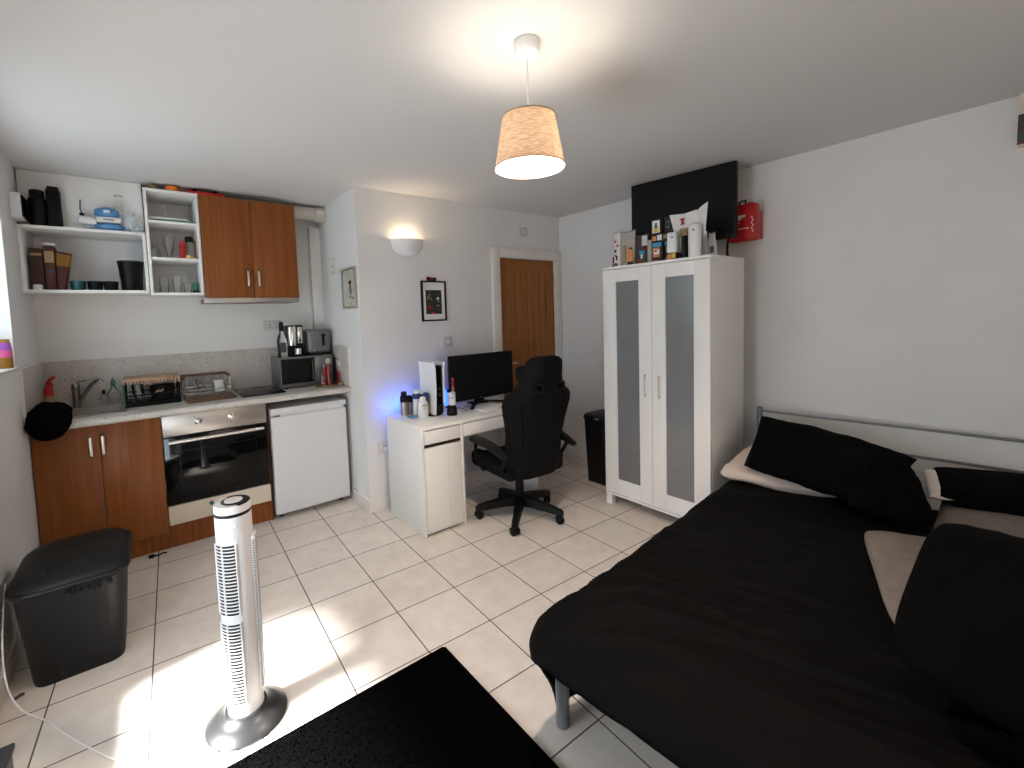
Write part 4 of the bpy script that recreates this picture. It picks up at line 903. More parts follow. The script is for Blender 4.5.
# ------------------------------------------------------------------ desk and what is on it
def desk():
    x0, x1, y0, y1, zt = 1.405, 2.455, 2.55, 3.075, .75
    t = thing('computer_desk', 'white desk with a drawer pedestal standing against the door wall', 'desk', ((x0 + x1) / 2, 2.8, 0))
    box_part('desktop', M_WHITE, t, x0, y0, zt - .024, x1, y1, zt, bev=.002)
    box_part('side_panel', M_WHITE, t, x0, y0 + .002, 0, x0 + .018, y1, zt - .024, bev=.001)
    box_part('side_panel', M_WHITE, t, 1.722, y0 + .002, 0, 1.74, y1, zt - .024, bev=.001)
    box_part('side_panel', M_WHITE, t, x1 - .018, y0 + .002, 0, x1, y1, zt - .024, bev=.001)
    box_part('back_panel', M_WHITE, t, x0 + .018, y1 - .02, .03, 1.722, y1 - .008, zt - .024)
    box_part('back_rail', M_WHITE, t, 1.74, y1 - .06, .30, x1 - .018, y1 - .045, .62)
    box_part('bottom_panel', M_WHITE, t, x0 + .018, y0 + .03, .03, 1.722, y1 - .02, .045)
    box_part('drawer', M_WHITE, t, x0 + .022, y0 + .002, .628, 1.718, y0 + .02, .718, bev=.002)
    box_part('drawer', M_WHITE, t, 1.744, y0 + .002, .628, x1 - .022, y0 + .02, .718, bev=.002)
    box_part('pull_gap', M_GROOVE, t, x0 + .022, y0 + .012, .606, 1.718, y0 + .03, .626)
    d = box_part('door', M_WHITE, t, x0 + .022, y0 + .002, .018, 1.718, y0 + .02, .603, bev=.002)
    box_part('stain', M_CREAM, d, 1.61, y0 + .0012, .05, 1.6125, y0 + .0022, .59)
    z = zt
    def rb(name, label, x, y, prof, m, cap=None, capm=None, capname='cap', cat='bottle', seg=20):
        return bottle(name, label, cat, x, y, z, prof, m, cap, capm, seg=seg, capname=capname)
    rb('thermos_bottle', 'steel bottle with tall black cap at the left rear of the desk', 1.512, 2.99, [(.028, 0), (.03, .006), (.03, .10)], M_STEEL, [(.03, .101), (.03, .14), (.022, .15), (.022, .17), (.019, .178)], M_BLKPL)
    rb('thermos_bottle', 'steel bottle with low black cap beside the tall-capped one', 1.565, 3.01, [(.028, 0), (.029, .006), (.029, .09)], M_STEEL, [(.029, .091), (.026, .13), (.016, .14)], M_BLKPL)
    t = rb('pump_bottle', 'white bottle with blue front band in front of the console', 1.582, 2.925, [(.026, 0), (.029, .01), (.027, .10), (.03, .15), (.026, .185), (.012, .19)], M_WHITEPL)
    MB().lathe(1.582, 2.925, [(.0295, z + .125), (.031, z + .15), (.030, z + .165)], 20, caps=False).build('blue_band', M_NAVY, t)
    rb('aerosol_can', 'dark capped spray can between the white bottles', 1.622, 2.955, [(.022, 0), (.025, .005), (.025, .10)], M_GOLD, [(.025, .101), (.025, .14), (.018, .148)], M_BLKPL)
    t = thing('lotion_bottle', 'white lotion bottle nearest the desk front, left of the console', 'bottle', (1.565, 2.80, z))
    MB().lathe(1.565, 2.80, [(.034, z), (.038, z + .01), (.038, z + .09), (.034, z + .115), (.024, z + .128), (.023, z + .13), (.022, z + .15), (.016, z + .156)], 24, sy=.6).build('body', M_WHITEPL, t)
    b = MB()
    for k, (dx, hh) in enumerate(((-.014, .016), (-.007, .012), (0, .016), (.007, .012), (.014, .016))): b.box(1.565 + dx - .0022, 2.7762, z + .088, 1.565 + dx + .0022, 2.7768, z + .088 + hh)
    b.box(1.552, 2.7762, z + .072, 1.578, 2.7768, z + .075)
    b.build('printed_mark', M_GREYPL, t)
    t = rb('shampoo_bottle', 'translucent bottle with navy cap right of the white lotion bottle', 1.618, 2.85, [(.022, 0), (.026, .01), (.027, .06), (.028, .11)], M_GREEN, [(.028, .111), (.03, .14), (.026, .165), (.012, .175)], M_NAVY)
    MB().lathe(1.618, 2.85, [(.0275, z + .03), (.0278, z + .06), (.0282, z + .09)], 20, caps=False).build('paper_label', M_TAN, t)
    tag(MB().lathe(1.515, 2.875, [(.034, z), (.038, z + .004), (.038, z + .009), (.03, z + .011)], 24).build('blue_puck', M_BLUE), 'flat blue round pot near the left edge of the desk', 'pot')
    tag(MB().lathe(1.578, 2.855, [(.011, z), (.0115, z + .02), (.008, z + .024)], 14).build('bottle_top', M_RED), 'tiny red cap beside the white lotion bottle', 'cap')
    # games console standing upright
    t = thing('games_console', 'upright white and black games console on the desk left of the monitor', 'games console', (1.70, 2.86, z))
    cx, cy = 1.680, 2.865; rot = Matrix.Translation((cx, cy, z)) @ Matrix.Rotation(math.radians(1), 4, 'Z')
    MB().box(-.029, -.112, .02, .029, .095, .375, bev=.010, seg=3, mtx=rot).build('core', M_BLKGLASS, t)
    for s in (-1, 1):
        secs = []
        for i in range(13):
            v = i / 12; zz = .012 + v * .385
            off = .036 + .006 * (abs(v - .5) * 2) ** 2 + (.004 if v > .9 else 0) * (v - .9) * 10
            yf = -.118 - .01 * v; yb = .105
            secs.append([(s * off, yf, zz), (s * (off - .006), yf + .004, zz), (s * (off - .006), yb - .004, zz), (s * off, yb, zz)] if s > 0 else [(s * off, yf, zz), (s * off, yb, zz), (s * (off - .006), yb - .004, zz), (s * (off - .006), yf + .004, zz)])
        b = MB().loft(secs); bmesh.ops.transform(b.bm, matrix=rot, verts=b.bm.verts)
        b.build('side_plate', M_WHITEPL, t)
    MB().lathe(cx, cy, [(.075, z), (.075, z + .012), (.05, z + .02)], 30).build('stand', M_BLKPL, t)
    b = MB().box(-.004, -.1125, .20, .004, -.1115, .212, mtx=rot).box(-.004, -.1125, .15, .004, -.1115, .17, mtx=rot)
    b.build('port', M_GREYPL, t)
    # personal blender
    t = thing('personal_blender', 'small white blender cup on a black motor base before the monitor', 'blender', (1.80, 2.74, z))
    bx, by = 1.772, 2.735
    MB().lathe(bx, by, [(.036, z), (.04, z + .008), (.036, z + .05), (.028, z + .068), (.026, z + .075)], 24).build('motor_base', M_BLKPL, t)
    MB().lathe(bx, by, [(.026, z + .0755), (.029, z + .08), (.028, z + .165), (.026, z + .17)], 24).build('cup', M_WHITEPL, t)
    MB().lathe(bx - .018, by + .01, [(.016, z + .1705), (.014, z + .185), (.008, z + .19)], 16).build('lid', M_BLKPL, t)
    box_part('printed_mark', M_BLKPL, t, bx - .026, by - .0275, z + .13, bx - .012, by - .024, z + .137)
    t = thing('lighter', 'slim red and black lighter stick held up in front of the monitor edge', 'lighter', (1.828, 2.80, z))
    MB().lathe(1.83, 2.80, [(.016, z), (.017, z + .01), (.008, z + .03), (.008, z + .16)], 14).build('stem', M_BLKPL, t)
    MB().lathe(1.83, 2.80, [(.0085, z + .161), (.0095, z + .17), (.0095, z + .195)], 14).build('brass_collar', M_GOLD, t)
    MB().lathe(1.83, 2.80, [(.0095, z + .1955), (.0095, z + .26), (.006, z + .265)], 14).build('red_tip', M_RED, t)
    # monitor
    t = thing('computer_monitor', 'wide black computer monitor switched off at the back of the desk', 'monitor', (2.2, 2.93, z))
    mx0, mx1, my, mz0, mz1 = 1.882, 2.542, 2.925, .795, 1.165
    MB().box(mx0, my, mz0, mx1, my + .022, mz1, bev=.004).box(mx0 + .08, my + .022, mz0 + .06, mx1 - .08, my + .05, mz1 - .05, bev=.012).build('housing', M_BLKPL, t)
    box_part('screen', M_SCREEN, t, mx0 + .008, my - .0012, mz0 + .022, mx1 - .008, my + .001, mz1 - .008)
    box_part('badge', M_SATIN, t, 2.18, my - .001, mz0 + .007, 2.20, my + .0005, mz0 + .012)
    b = MB().box(2.15, my + .03, z + .01, 2.24, my + .052, mz0 + .14, bev=.004)
    b.build('neck', M_BLKPL, t)
    b = MB()
    for s in (-1, 1): b.tube([(2.195, my + .03, z + .016), (2.195 + s * .12, my - .06, z + .013), (2.195 + s * .20, my - .13, z + .007)], .012, 8, flat=.6)
    b.box(2.10, my + .0, z, 2.29, my + .09, z + .012, bev=.004)
    b.build('foot', M_BLKPL, t)
    # keyboard, papers
    rot = Matrix.Translation((2.15, 2.70, z)) @ Matrix.Rotation(.03, 4, 'Z')
    t = thing('keyboard', 'white keyboard on the desk in front of the monitor', 'keyboard', (2.2, 2.70, z))
    b = MB().box(-.16, -.055, .0, .20, .055, .012, bev=.004, mtx=rot); b.build('case', M_WHITEPL, t)
    b = MB()
    for r in range(5):
        for c in range(14): b.box(-.152 + c * .025, -.047 + r * .019, .012, -.152 + c * .025 + .021, -.047 + r * .019 + .015, .017, bev=.0015, seg=1, mtx=rot)
    b.build('keys', M_PAPER, t)
    m = Matrix.Translation((1.93, 2.93, z)) @ Matrix.Rotation(.25, 4, 'Z')
    tag(MB().box(-.07, -.09, 0, .06, .06, .003, mtx=m).build('letter', M_PAPER), 'white letter lying on the desk behind the blender', 'paper')
    m = Matrix.Translation((2.34, 2.865, z)) @ Matrix.Rotation(-.15, 4, 'Z')
    tag(MB().box(-.06, -.05, 0, .07, .05, .003, mtx=m).build('envelope', M_TAN), 'tan envelope on the desk below the right of the monitor', 'paper')
    t = thing('spectacles', 'thin black spectacles lying on the desk left of the keyboard', 'spectacles', (1.95, 2.79, z))
    gl = MB()
    for s in (-1, 1): gl.tube([(1.955 + s * .03 + .022 * math.cos(a * PI / 8), 2.775, z + .02 + .017 * math.sin(a * PI / 8)) for a in range(16)], .0022, 6, closed=True)
    gl.rod((1.947, 2.775, z + .024), (1.963, 2.775, z + .024), .0022)
    for s in (-1, 1): gl.tube([(1.955 + s * .052, 2.776, z + .022), (1.955 + s * .055, 2.84, z + .018), (1.955 + s * .053, 2.885, z + .004)], .002, 6)
    gl.build('frame', M_BLKPL, t)
    # LED strip behind the desk
    t = thing('led_strip', 'glowing blue light strip along the back edge of the desk', 'light strip', (1.9, y1 + .004, zt - .01))
    MB().box(1.42, y1 + .001, zt - .016, 2.02, y1 + .005, zt - .004).build('strip', M_LED, t)
    t = thing('blue_lamp', 'small glowing blue lamp between the console and the monitor', 'lamp', (1.866, 2.985, z))
    MB().lathe(1.866, 2.985, [(.02, z), (.03, z + .008), (.03, z + .02)], 20).build('base', M_BLKPL, t)
    MB().lathe(1.866, 2.985, [(.022, z + .0205), (.026, z + .04), (.026, z + .13), (.016, z + .145)], 20).build('glowing_shade', M_LED, t)
    MB().tube([(1.77, 2.795, z + .005), (1.755, 2.84, z + .03), (1.75, 2.90, z + .07), (1.765, 2.95, z + .05), (1.83, 2.985, z + .012)], .003, 6).build('cable', M_WHITEPL, t)
desk()
light('desk_led_glow', 'AREA', (1.55, 3.09, .80), 0.6, (0.04, 0.14, 1.0), dir=(0, 1, 0.2), shape='RECTANGLE', size=.25, size_y=.06)

def office_chair():
    t = thing('gaming_chair', 'black high-backed gaming chair turned away at the white desk', 'chair', (2.115, 2.395, 0), math.radians(-5))
    W = False
    hub = .115
    for k in range(5):
        a = math.radians(10 + 72 * k)
        d = Vector((math.cos(a), math.sin(a), 0)); s = Vector((-math.sin(a), math.cos(a), 0))
        pts = []
        for r, z, w_, h_ in ((.03, hub + .005, .036, .034), (.12, hub - .002, .031, .029), (.24, hub - .022, .026, .023), (.315, hub - .036, .024, .018), (.33, hub - .042, .016, .012)):
            c = d * r + Vector((0, 0, z))
            pts.append([c + s * w_ - Vector((0, 0, h_)), c + s * w_ * .75 + Vector((0, 0, h_)), c - s * w_ * .75 + Vector((0, 0, h_)), c - s * w_ - Vector((0, 0, h_))])
        leg = MB().loft(pts).build('leg', M_BLKPL, t, world=False)
        cs = MB()
        c = d * .305
        for q in (-1, 1):
            g = a + (.6, 1.2, .3, .9, .5)[k]
            m = Matrix.Translation(c + Vector((-math.sin(g), math.cos(g), 0)) * q * .014 + Vector((0, 0, .0295))) @ Matrix.Rotation(a + (.6, 1.2, .3, .9, .5)[k], 4, 'Z') @ Matrix.Rotation(PI / 2, 4, 'X')
            cs.lathe(0, 0, [(.018, -.012), (.0295, -.009), (.0295, .009), (.018, .012)], 20, mtx=m)
        cs.rod(c + Vector((0, 0, .035)), c + Vector((0, 0, .075)), .007).rod(c - s * .02 + Vector((0, 0, .029)), c + s * .02 + Vector((0, 0, .029)), .005)
        cs.build('caster', M_BLKPL, leg, world=False)
    MB().lathe(0, 0, [(.035, .08), (.04, .09), (.04, .15), (.03, .155), (.03, .26), (.024, .262), (.024, .33)], 24).build('gas_lift', M_BLKPL, t, world=False)
    MB().box(-.11, -.13, .325, .11, .13, .355, bev=.006).rod((.10, .04, .335), (.23, .05, .325), .006).build('tilt_mechanism', M_BLKPL, t, world=False)
    # seat
    b = MB()
    def seat(u, v):
        x = (u - .5) * 2; y = (v - .5) * 2
        return x, y
    b.box(-.25, -.22, .355, .25, .28, .455, bev=.04, seg=4)
    b.build('seat', M_CHAIRFAB, t, world=False)
    for s in (-1, 1): MB().tube([(s * .232, -.18, .44), (s * .24, 0, .455), (s * .235, .2, .452), (s * .19, .268, .44)], .045, 12, radii=[.035, .048, .045, .03]).build('seat_bolster', M_CHAIRFAB, t, world=False)
    # back shell
    prof = [(.365, .215), (.40, .232), (.50, .237), (.58, .232), (.66, .230), (.74, .246), (.82, .268), (.875, .280), (.915, .278), (.945, .255), (.975, .208), (1.01, .178), (1.06, .160), (1.12, .150), (1.165, .138), (1.188, .108), (1.197, .07)]
    secs = []
    n = 16
    for z, hw in prof:
        lean = -.215 - .17 * (z - .40)
        top = max(0, (z - .95) / .25)
        front, back = [], []
        for i in range(n + 1):
            u = -1 + 2 * i / n
            bol = .075 * max(0, abs(u) - .45) ** 1.5 / .41 * (1 - .6 * top)
            th = .052 * (1 - .7 * abs(u) ** 6)
            if z > 1.18 or z < .39: th *= .75
            front.append((u * hw, lean + bol + th, z)); back.append((u * hw, lean + bol * .75 - th * (1 - .35 * abs(u) ** 3), z))
        secs.append(front + back[::-1])
    b = MB().loft(secs)
    bk = b.build('backrest', M_CHAIRFAB, t, world=False, angle=60)
    cutter = MB()
    for s in (-1, 1):
        cutter.lathe(0, 0, [(.034, -.3), (.034, .3)], 24, sx=1.0, sy=.62, mtx=Matrix.Translation((s * .088, -.32, .995)) @ Matrix.Rotation(s * -.5, 4, 'Y') @ Matrix.Rotation(PI / 2, 4, 'X'))
    cut(bk, cutter)
    for p in bk.data.polygons: p.use_smooth = True
    for s in (-1, 1):
        ring = []
        for a in range(24):
            v = Vector((.037 * math.cos(a * PI / 12), 0, .024 * math.sin(a * PI / 12)))
            v = Matrix.Rotation(s * -.5, 3, 'Y') @ v
            zz = .995 + v.z
            ring.append((s * .088 + v.x, -.215 - .17 * (zz - .40) - .047, zz))
        MB().tube(ring, .0075, 8, closed=True).build('slot_trim', M_BLKPL, bk, world=False)
    # rear panel seams
    for s in (-1, 1):
        r = MB()
        r.tube([(s * (hw * .72), -.215 - .17 * (z - .4) + .075 * .27 ** 1.5 / .41 * .75 - .052 * (1 - .7 * .72 ** 6) * (1 - .35 * .72 ** 3), z) for z, hw in prof[2:9]], .0035, 6)
        r.build('seam', M_BLKFAB, bk, world=False)
    MB().box(-.12, -.06, -.05, .12, .03, .05, bev=.028, seg=4, mtx=Matrix.Translation((-.045, -.215 - .17 * .75 + .12, 1.085)) @ Matrix.Rotation(.17, 4, 'X')).build('head_cushion', M_CHAIRFAB, t, world=False)
    for s in (-1, 1):
        pad = MB().tube([(s * .285, -.275, .545), (s * .292, -.19, .565), (s * .295, -.09, .592), (s * .296, .03, .600), (s * .293, .12, .598), (s * .29, .165, .588)], .03, 12, radii=[.026, .036, .04, .043, .043, .03], flat=.66)
        arm = pad.build('armrest', M_BLKPL, t, world=False)
        b = MB().tube([(s * .285, .13, .58), (s * .29, .125, .51), (s * .275, .13, .42), (s * .235, .10, .36)], .016, 10, radii=[.018, .016, .018, .02], flat=.7)
        b.build('arm_post', M_BLKPL, arm, world=False)
        MB().tube([(s * .28, -.21, .545), (s * .255, -.18, .47), (s * .22, -.11, .40)], .014, 8).build('rear_post', M_BLKPL, arm, world=False)
office_chair()

# ------------------------------------------------------------------ door wall decoration
def wall_decor():
    t = thing('wall_light', 'white half-bowl uplighter glowing on the wall left of the door', 'wall lamp', (1.69, YD, 2.03))
    cx, zt, R = 1.69, 2.088, .135
    b = MB(); n, m = 24, 10
    def f(u, v):
        a = PI + u * PI; e = v * PI / 2
        r = R * math.cos(e) ** .8 if v < 1 else .0
        return (cx + r * math.cos(a), YD - .002 + .9 * r * math.sin(a), zt - .125 * math.sin(e))
    b.grid(f, n, m)
    def g(u, v):
        p = f(u, v); return (cx + (p[0] - cx) * .94, YD - .002 + (p[1] - YD + .002) * .94, zt - (zt - p[2]) * .95)
    b.grid(g, n, m)
    b.grid(lambda u, v: tuple(f(u, 0)[i] * (1 - v) + g(u, 0)[i] * v for i in range(3)), n, 1)
    bmesh.ops.remove_doubles(b.bm, verts=b.bm.verts, dist=.0004)
    b.build('bowl', M_WHITEPL, t)
    MB().lathe(cx, YD - .055, [(.012, zt - .085), (.014, zt - .05), (.014, zt - .035), (.006, zt - .028)], 16).build('bulb', M_BULB, t)
    box_part('bracket', M_WHITEPL, t, cx - .02, YD - .06, zt - .1, cx + .02, YD - .001, zt - .086)
    light('wall_light_glow', 'POINT', (cx, YD - .05, zt - .02), 1.5, (1.0, .78, .54), shadow_soft_size=.015)
    # framed poster
    t = thing('framed_poster', 'black framed poster with white mount on the wall over the desk', 'picture', (1.918, YD, 1.61))
    x0, x1, z0, z1 = 1.802, 2.035, 1.445, 1.775
    b = MB()
    for a in ((x0, z0, x0 + .012, z1), (x1 - .012, z0, x1, z1), (x0 + .012, z0, x1 - .012, z0 + .012), (x0 + .012, z1 - .012, x1 - .012, z1)): b.box(a[0], YD - .02, a[1], a[2], YD - .001, a[3])
    b.build('frame', M_BLKPL, t)
    box_part('mount', M_PAPER, t, x0 + .012, YD - .010, z0 + .012, x1 - .012, YD - .002, z1 - .012)
    pr = box_part('print', mat('poster_dark_print', (.035, .05, .035), .5, noise_amt=.7, noise_scale=40), t, x0 + .04, YD - .0112, z0 + .058, x1 - .042, YD - .0098, z1 - .075)
    k = 0
    rnd = random.Random(5)
    for m_, pts in ((M_DKRED, [(.06, .12, .035, .016), (.10, .10, .03, .012), (.08, .085, .02, .01)]), (M_RED, [(.075, .115, .022, .012), (.11, .066, .03, .01)]), (M_TAN, [(.06, .19, .012, .018), (.075, .21, .01, .022), (.09, .18, .012, .014)]), (M_PAPER, [(.155, .185, .022, .016), (.16, .165, .006, .012)]), (M_DKGREY, [(.155, .172, .014, .012)]), (M_FIGORANGE, [(.155, .128, .022, .006)])):
        b = MB()
        for (u, v, a, c) in pts: b.lathe(0, 0, [(1, 0), (1, .0006 + k * .0002)], 14, sx=a * .5, sy=c * .8, mtx=Matrix.Translation((x0 + u, YD - .0112, z0 + v)) @ Matrix.Rotation(PI / 2, 4, 'X'))
        k += 1
        b.build('printed_shape', m_, pr)
    tag(MB().box(-.045, -.008, 0, .04, .008, .028, bev=.006, mtx=Matrix.Translation((1.905, YD - .012, 1.7755))).build('toy_car', M_DKRED), 'tiny dark red toy balanced on top of the framed poster', 'toy')
    MB().box(1.86, YD - .0215, 1.781, 1.882, YD - .003, 1.808, bev=.004).box(1.90, YD - .021, 1.79, 1.945, YD - .0205, 1.80).build('dark_end', M_BLKPL, bpy.data.objects['toy_car'])
    # framed print on the alcove side
    t = thing('framed_print', 'pale framed print hanging on the alcove side wall', 'picture', (XJ, 3.35, 1.72))
    y0, y1, z0, z1 = 3.21, 3.485, 1.565, 1.872
    b = MB()
    for a in ((y0, z0, y0 + .012, z1), (y1 - .012, z0, y1, z1), (y0 + .012, z0, y1 - .012, z0 + .012), (y0 + .012, z1 - .012, y1 - .012, z1)): b.box(XJ - .022, a[0], a[1], XJ - .001, a[2], a[3])
    b.build('frame', M_SATIN, t)
    pr = box_part('print', mat('pale_green_paper', (.55, .57, .46), .6, noise_amt=.15, noise_scale=20), t, XJ - .010, y0 + .012, z0 + .012, XJ - .002, y1 - .012, z1 - .012)
    for m_, pts in ((M_DKRED, [(.10, .19, .045, .02), (.11, .16, .02, .05), (.165, .07, .012, .02)]), (M_GREYPL, [(.11, .11, .035, .035), (.10, .08, .03, .02), (.13, .14, .02, .02)]), (M_PURPLE, [(.12, .205, .03, .012), (.09, .135, .02, .02)]), (M_GREEN, [(.07, .255, .01, .008), (.13, .255, .01, .008), (.19, .255, .01, .008), (.07, .04, .008, .008), (.12, .04, .008, .008)])):
        b = MB()
        for (u, v, a, c) in pts: b.box(XJ - .0108, y1 - .03 - u - a, z0 + v, XJ - .0101, y1 - .03 - u + a * .2, z0 + v + c)
        b.build('printed_shape', m_, pr)
wall_decor()

# ------------------------------------------------------------------ pendant lamp
def pendant():
    cx, cy = 1.161, 1.208
    t = thing('pendant_lamp', 'lit pendant lamp with a beige linen shade hanging from the ceiling', 'ceiling lamp', (cx, cy, H))
    MB().lathe(cx, cy, [(.047, H - .001), (.048, H - .006), (.045, H - .036), (.040, H - .042), (.008, H - .043)], 32).build('ceiling_rose', M_WHITEPL, t)
    MB().rod((cx, cy, H - .042), (cx, cy, 2.222), .0035, 8).build('cord', M_WHITEPL, t)
    MB().lathe(cx, cy, [(.005, 2.226), (.013, 2.222), (.017, 2.212), (.017, 2.165), (.014, 2.16)], 20).build('lamp_holder', M_WHITEPL, t)
    s = MB().lathe(cx, cy, [(.0965, 2.184), (.1275, 2.007)], 56, caps=False).build('lamp_shade', M_SHADE, t)
    MB().lathe(cx, cy, [(.0953, 2.183), (.1263, 2.008)], 56, caps=False).build('white_lining', M_LINING, s)
    b = MB()
    for r, z in ((.0965, 2.184), (.1275, 2.007)):
        b.tube([(cx + r * math.cos(a * PI / 28), cy + r * math.sin(a * PI / 28), z) for a in range(56)], .0022, 6, closed=True)
    b.build('rim_wire', M_TAN, s)
    b = MB()
    for k in range(3):
        a = k * 2.094 + .4; b.rod((cx + .016 * math.cos(a), cy + .016 * math.sin(a), 2.17), (cx + .0965 * math.cos(a), cy + .0965 * math.sin(a), 2.18), .0016, 6)
    b.build('spider', M_WHITEPL, t)
    MB().lathe(cx, cy, [(.013, 2.162), (.014, 2.155), (.016, 2.148), (.012, 2.142)], 24).build('bulb', M_BULB, t)
    light('pendant_glow', 'POINT', (cx, cy, 2.122), 8.3, (1.0, .90, .74), shadow_soft_size=.04)
    # added spot below the bulb, to brighten the floor more than the ceiling
    light('pendant_downlight', 'SPOT', (cx, cy, 2.11), 70, (1.0, .79, .67), dir=(0, 0, -1), spot_size=math.radians(165), spot_blend=.6, shadow_soft_size=.04)
pendant()

# ------------------------------------------------------------------ wardrobe, TV and the things on top
def wardrobe():
    x0, x1, y0, y1 = 2.756, 3.215, 1.318, 2.118
    t = thing('wardrobe', 'tall white two-door wardrobe with frosted grey glass panels', 'wardrobe', ((x0 + x1) / 2, (y0 + y1) / 2, 0))
    xc = x0 + .02
    box_part('side_panel', M_WHITE, t, xc, y0, .10, x1, y0 + .018, 1.782, bev=.001)
    box_part('side_panel', M_WHITE, t, xc, y1 - .018, .10, x1, y1, 1.782, bev=.001)
    box_part('top_panel', M_WHITE, t, x0, y0 - .002, 1.782, x1, y1 + .002, 1.80, bev=.001)
    box_part('bottom_panel', M_WHITE, t, x0, y0, .082, x1, y1, .10, bev=.001)
    box_part('back_panel', M_WHITE, t, x1 - .008, y0 + .018, .10, x1 - .002, y1 - .018, 1.782)
    ym = 1.7165
    for a, c, gy0, gy1, hy in ((ym + .0015, y1 - .002, 1.816, 2.003, 1.769), (y0 + .002, ym - .0015, 1.424, 1.616, 1.664)):
        z0, z1, gz0, gz1 = .104, 1.778, .216, 1.688
        d = MB().box(x0, a, z0, x0 + .018, gy0, z1, bev=.001).box(x0, gy1, z0, x0 + .018, c, z1, bev=.001).box(x0, gy0, z0, x0 + .018, gy1, gz0, bev=.001).box(x0, gy0, gz1, x0 + .018, gy1, z1, bev=.001).build('door', M_WHITE, t)
        box_part('glass_panel', M_FROST, d, x0 + .008, gy0 - .002, gz0 - .002, x0 + .012, gy1 + .002, gz1 + .002)
        MB().box(x0 - .022, hy - .006, .872, x0 - .014, hy + .006, 1.028, bev=.003).box(x0 - .015, hy - .005, .875, x0, hy + .005, .887).box(x0 - .015, hy - .005, 1.013, x0, hy + .005, 1.025).build('handle', M_TRIM, d)
    for yy in (y0 + .002, y1 - .052):
        for xx in (x0 + .005, x1 - .055): box_part('leg', M_WHITE, t, xx, yy, 0, xx + .05, yy + .05, .082, bev=.002)
    z = 1.8005
    # --- pouches and boxes along the top front
    def pouch(label, c, w, h, d, m, rotz=0.0, mark=None, flare=1.15, groupname=None, name='food_pouch', cat='pouch'):
        t = thing(name, label, cat, (c[0], c[1], z), rotz)
        secs = []
        for i in range(9):
            v = i / 8; ww = w * (1 + (flare - 1) * v) / 2; dd = max(.002, d * (1 - v ** 1.5)) / 2
            secs.append([(dd * math.cos(a), ww * (1 if abs(math.sin(a)) > .99 else abs(math.sin(a)) ** .6) * (1 if math.sin(a) >= 0 else -1), v * h + (.012 * (math.sin(a) ** 2) * (v > .95))) for a in [k * 2 * PI / 16 for k in range(16)]])
        body = MB().loft(secs).build('pack', m, t, world=False)
        if mark:
            for (u, v, a, b_, mm) in mark:
                off = d / 2 * (1 - (v / h) ** 1.5)
                MB().box(-off - .004, u, v, -off + .004 , u + a, v + b_).build('printed_mark', mm, t, world=False)
        return t
    R = math.radians
    # x is depth into the room from the wardrobe front, camera sees the -x side
    pouch('white open paper bag with red print at the left end of the wardrobe top', (2.85, 2.05), .075, .255, .05, M_PAPER, R(-22), [(-.03, .05, .010, .035, M_DKRED), (-.012, .11, .02, .02, M_DKRED), (.012, .03, .010, .05, M_BROWN), (-.03, .15, .016, .016, M_RED), (.0, .185, .022, .014, M_RED), (-.028, .01, .02, .022, M_BROWN), (.004, .005, .02, .02, M_DKRED), (-.012, .075, .008, .02, M_GREYPL)], 1.0)
    pouch('clear-backed grey pouch with tan print next to the red printed bag', (2.845, 1.955), .105, .245, .05, mat('silver_pouch', (.42, .39, .36), .35, .3), R(4), [(-.05, .03, .038, .085, M_FIGORANGE), (-.047, .05, .03, .035, M_PAPER), (-.05, .005, .04, .024, M_BROWN), (.005, .02, .02, .13, M_TAN), (-.04, .10, .02, .03, M_BROWN)], 1.15)
    pouch('dark pouch with small red and blue print in the middle of the row', (2.86, 1.852), .10, .205, .05, mat('charcoal_pouch', (.06, .055, .05), .4), R(2), [(-.045, .10, .022, .03, M_DKRED), (-.03, .07, .035, .025, M_FIGBLUE), (-.02, .04, .015, .03, M_PAPER), (-.01, .01, .02, .02, M_RED), (-.05, .13, .04, .07, M_SATIN)], 1.05)
    t = thing('clear_box', 'pale grey card sleeve between the dark pouch and the stacked boxes', 'box', (2.86, 1.765, z))
    box_part('sleeve', mat('pale_grey_card', (.40, .38, .35), .5), t, 2.83, 1.758, z, 2.90, 1.79, z + .16, bev=.002)
    # stacked collectible boxes
    def figbox(label, y0, y1, z0, h, x0, cols):
        t = thing('display_box', label, 'box', (x0, (y0 + y1) / 2, z0), 0, 'window boxes stacked on the wardrobe')
        b = box_part('carton', mat('black_card', (.015, .013, .013), .45), t, x0, y0, z0, x0 + .075, y1, z0 + h - .0006, bev=.001)
        for k, (u0, v0, u1, v1, m) in enumerate(cols):
            box_part('printed_panel', m, b, x0 - .0006 - k * .0003, y1 - (y1 - y0) * u1, z0 + h * v0, x0 + .0003, y1 - (y1 - y0) * u0, z0 + h * v1)
        return t
    zz = z
    figbox('black box with orange and white printed front, lower left of the stack', 1.668, 1.748, zz, .135, 2.815, [(.08, .15, .92, .85, M_BROWN), (.12, .25, .75, .72, M_FIGORANGE), (.25, .4, .72, .6, M_PAPER), (.3, .5, .5, .58, M_BLKPL), (.1, .02, .6, .1, M_PINK), (.1, .76, .9, .96, M_FIGBLUE)])
    figbox('black box with blue and yellow printed front, lower right of the stack', 1.622, 1.665, zz, .135, 2.835, [(.05, .78, .9, .98, M_FIGBLUE), (.3, .45, .8, .7, M_FIGYELLOW), (.2, .05, .7, .2, M_FIGORANGE)])
    figbox('flat dark box with white and orange print in the middle of the stack', 1.622, 1.748, zz + .135, .05, 2.815, [(.05, .2, .28, .8, M_FIGORANGE), (.34, .2, .6, .9, M_PAPER), (.64, .1, .95, .6, M_BROWN), (.7, .3, .9, .8, M_TAN)])
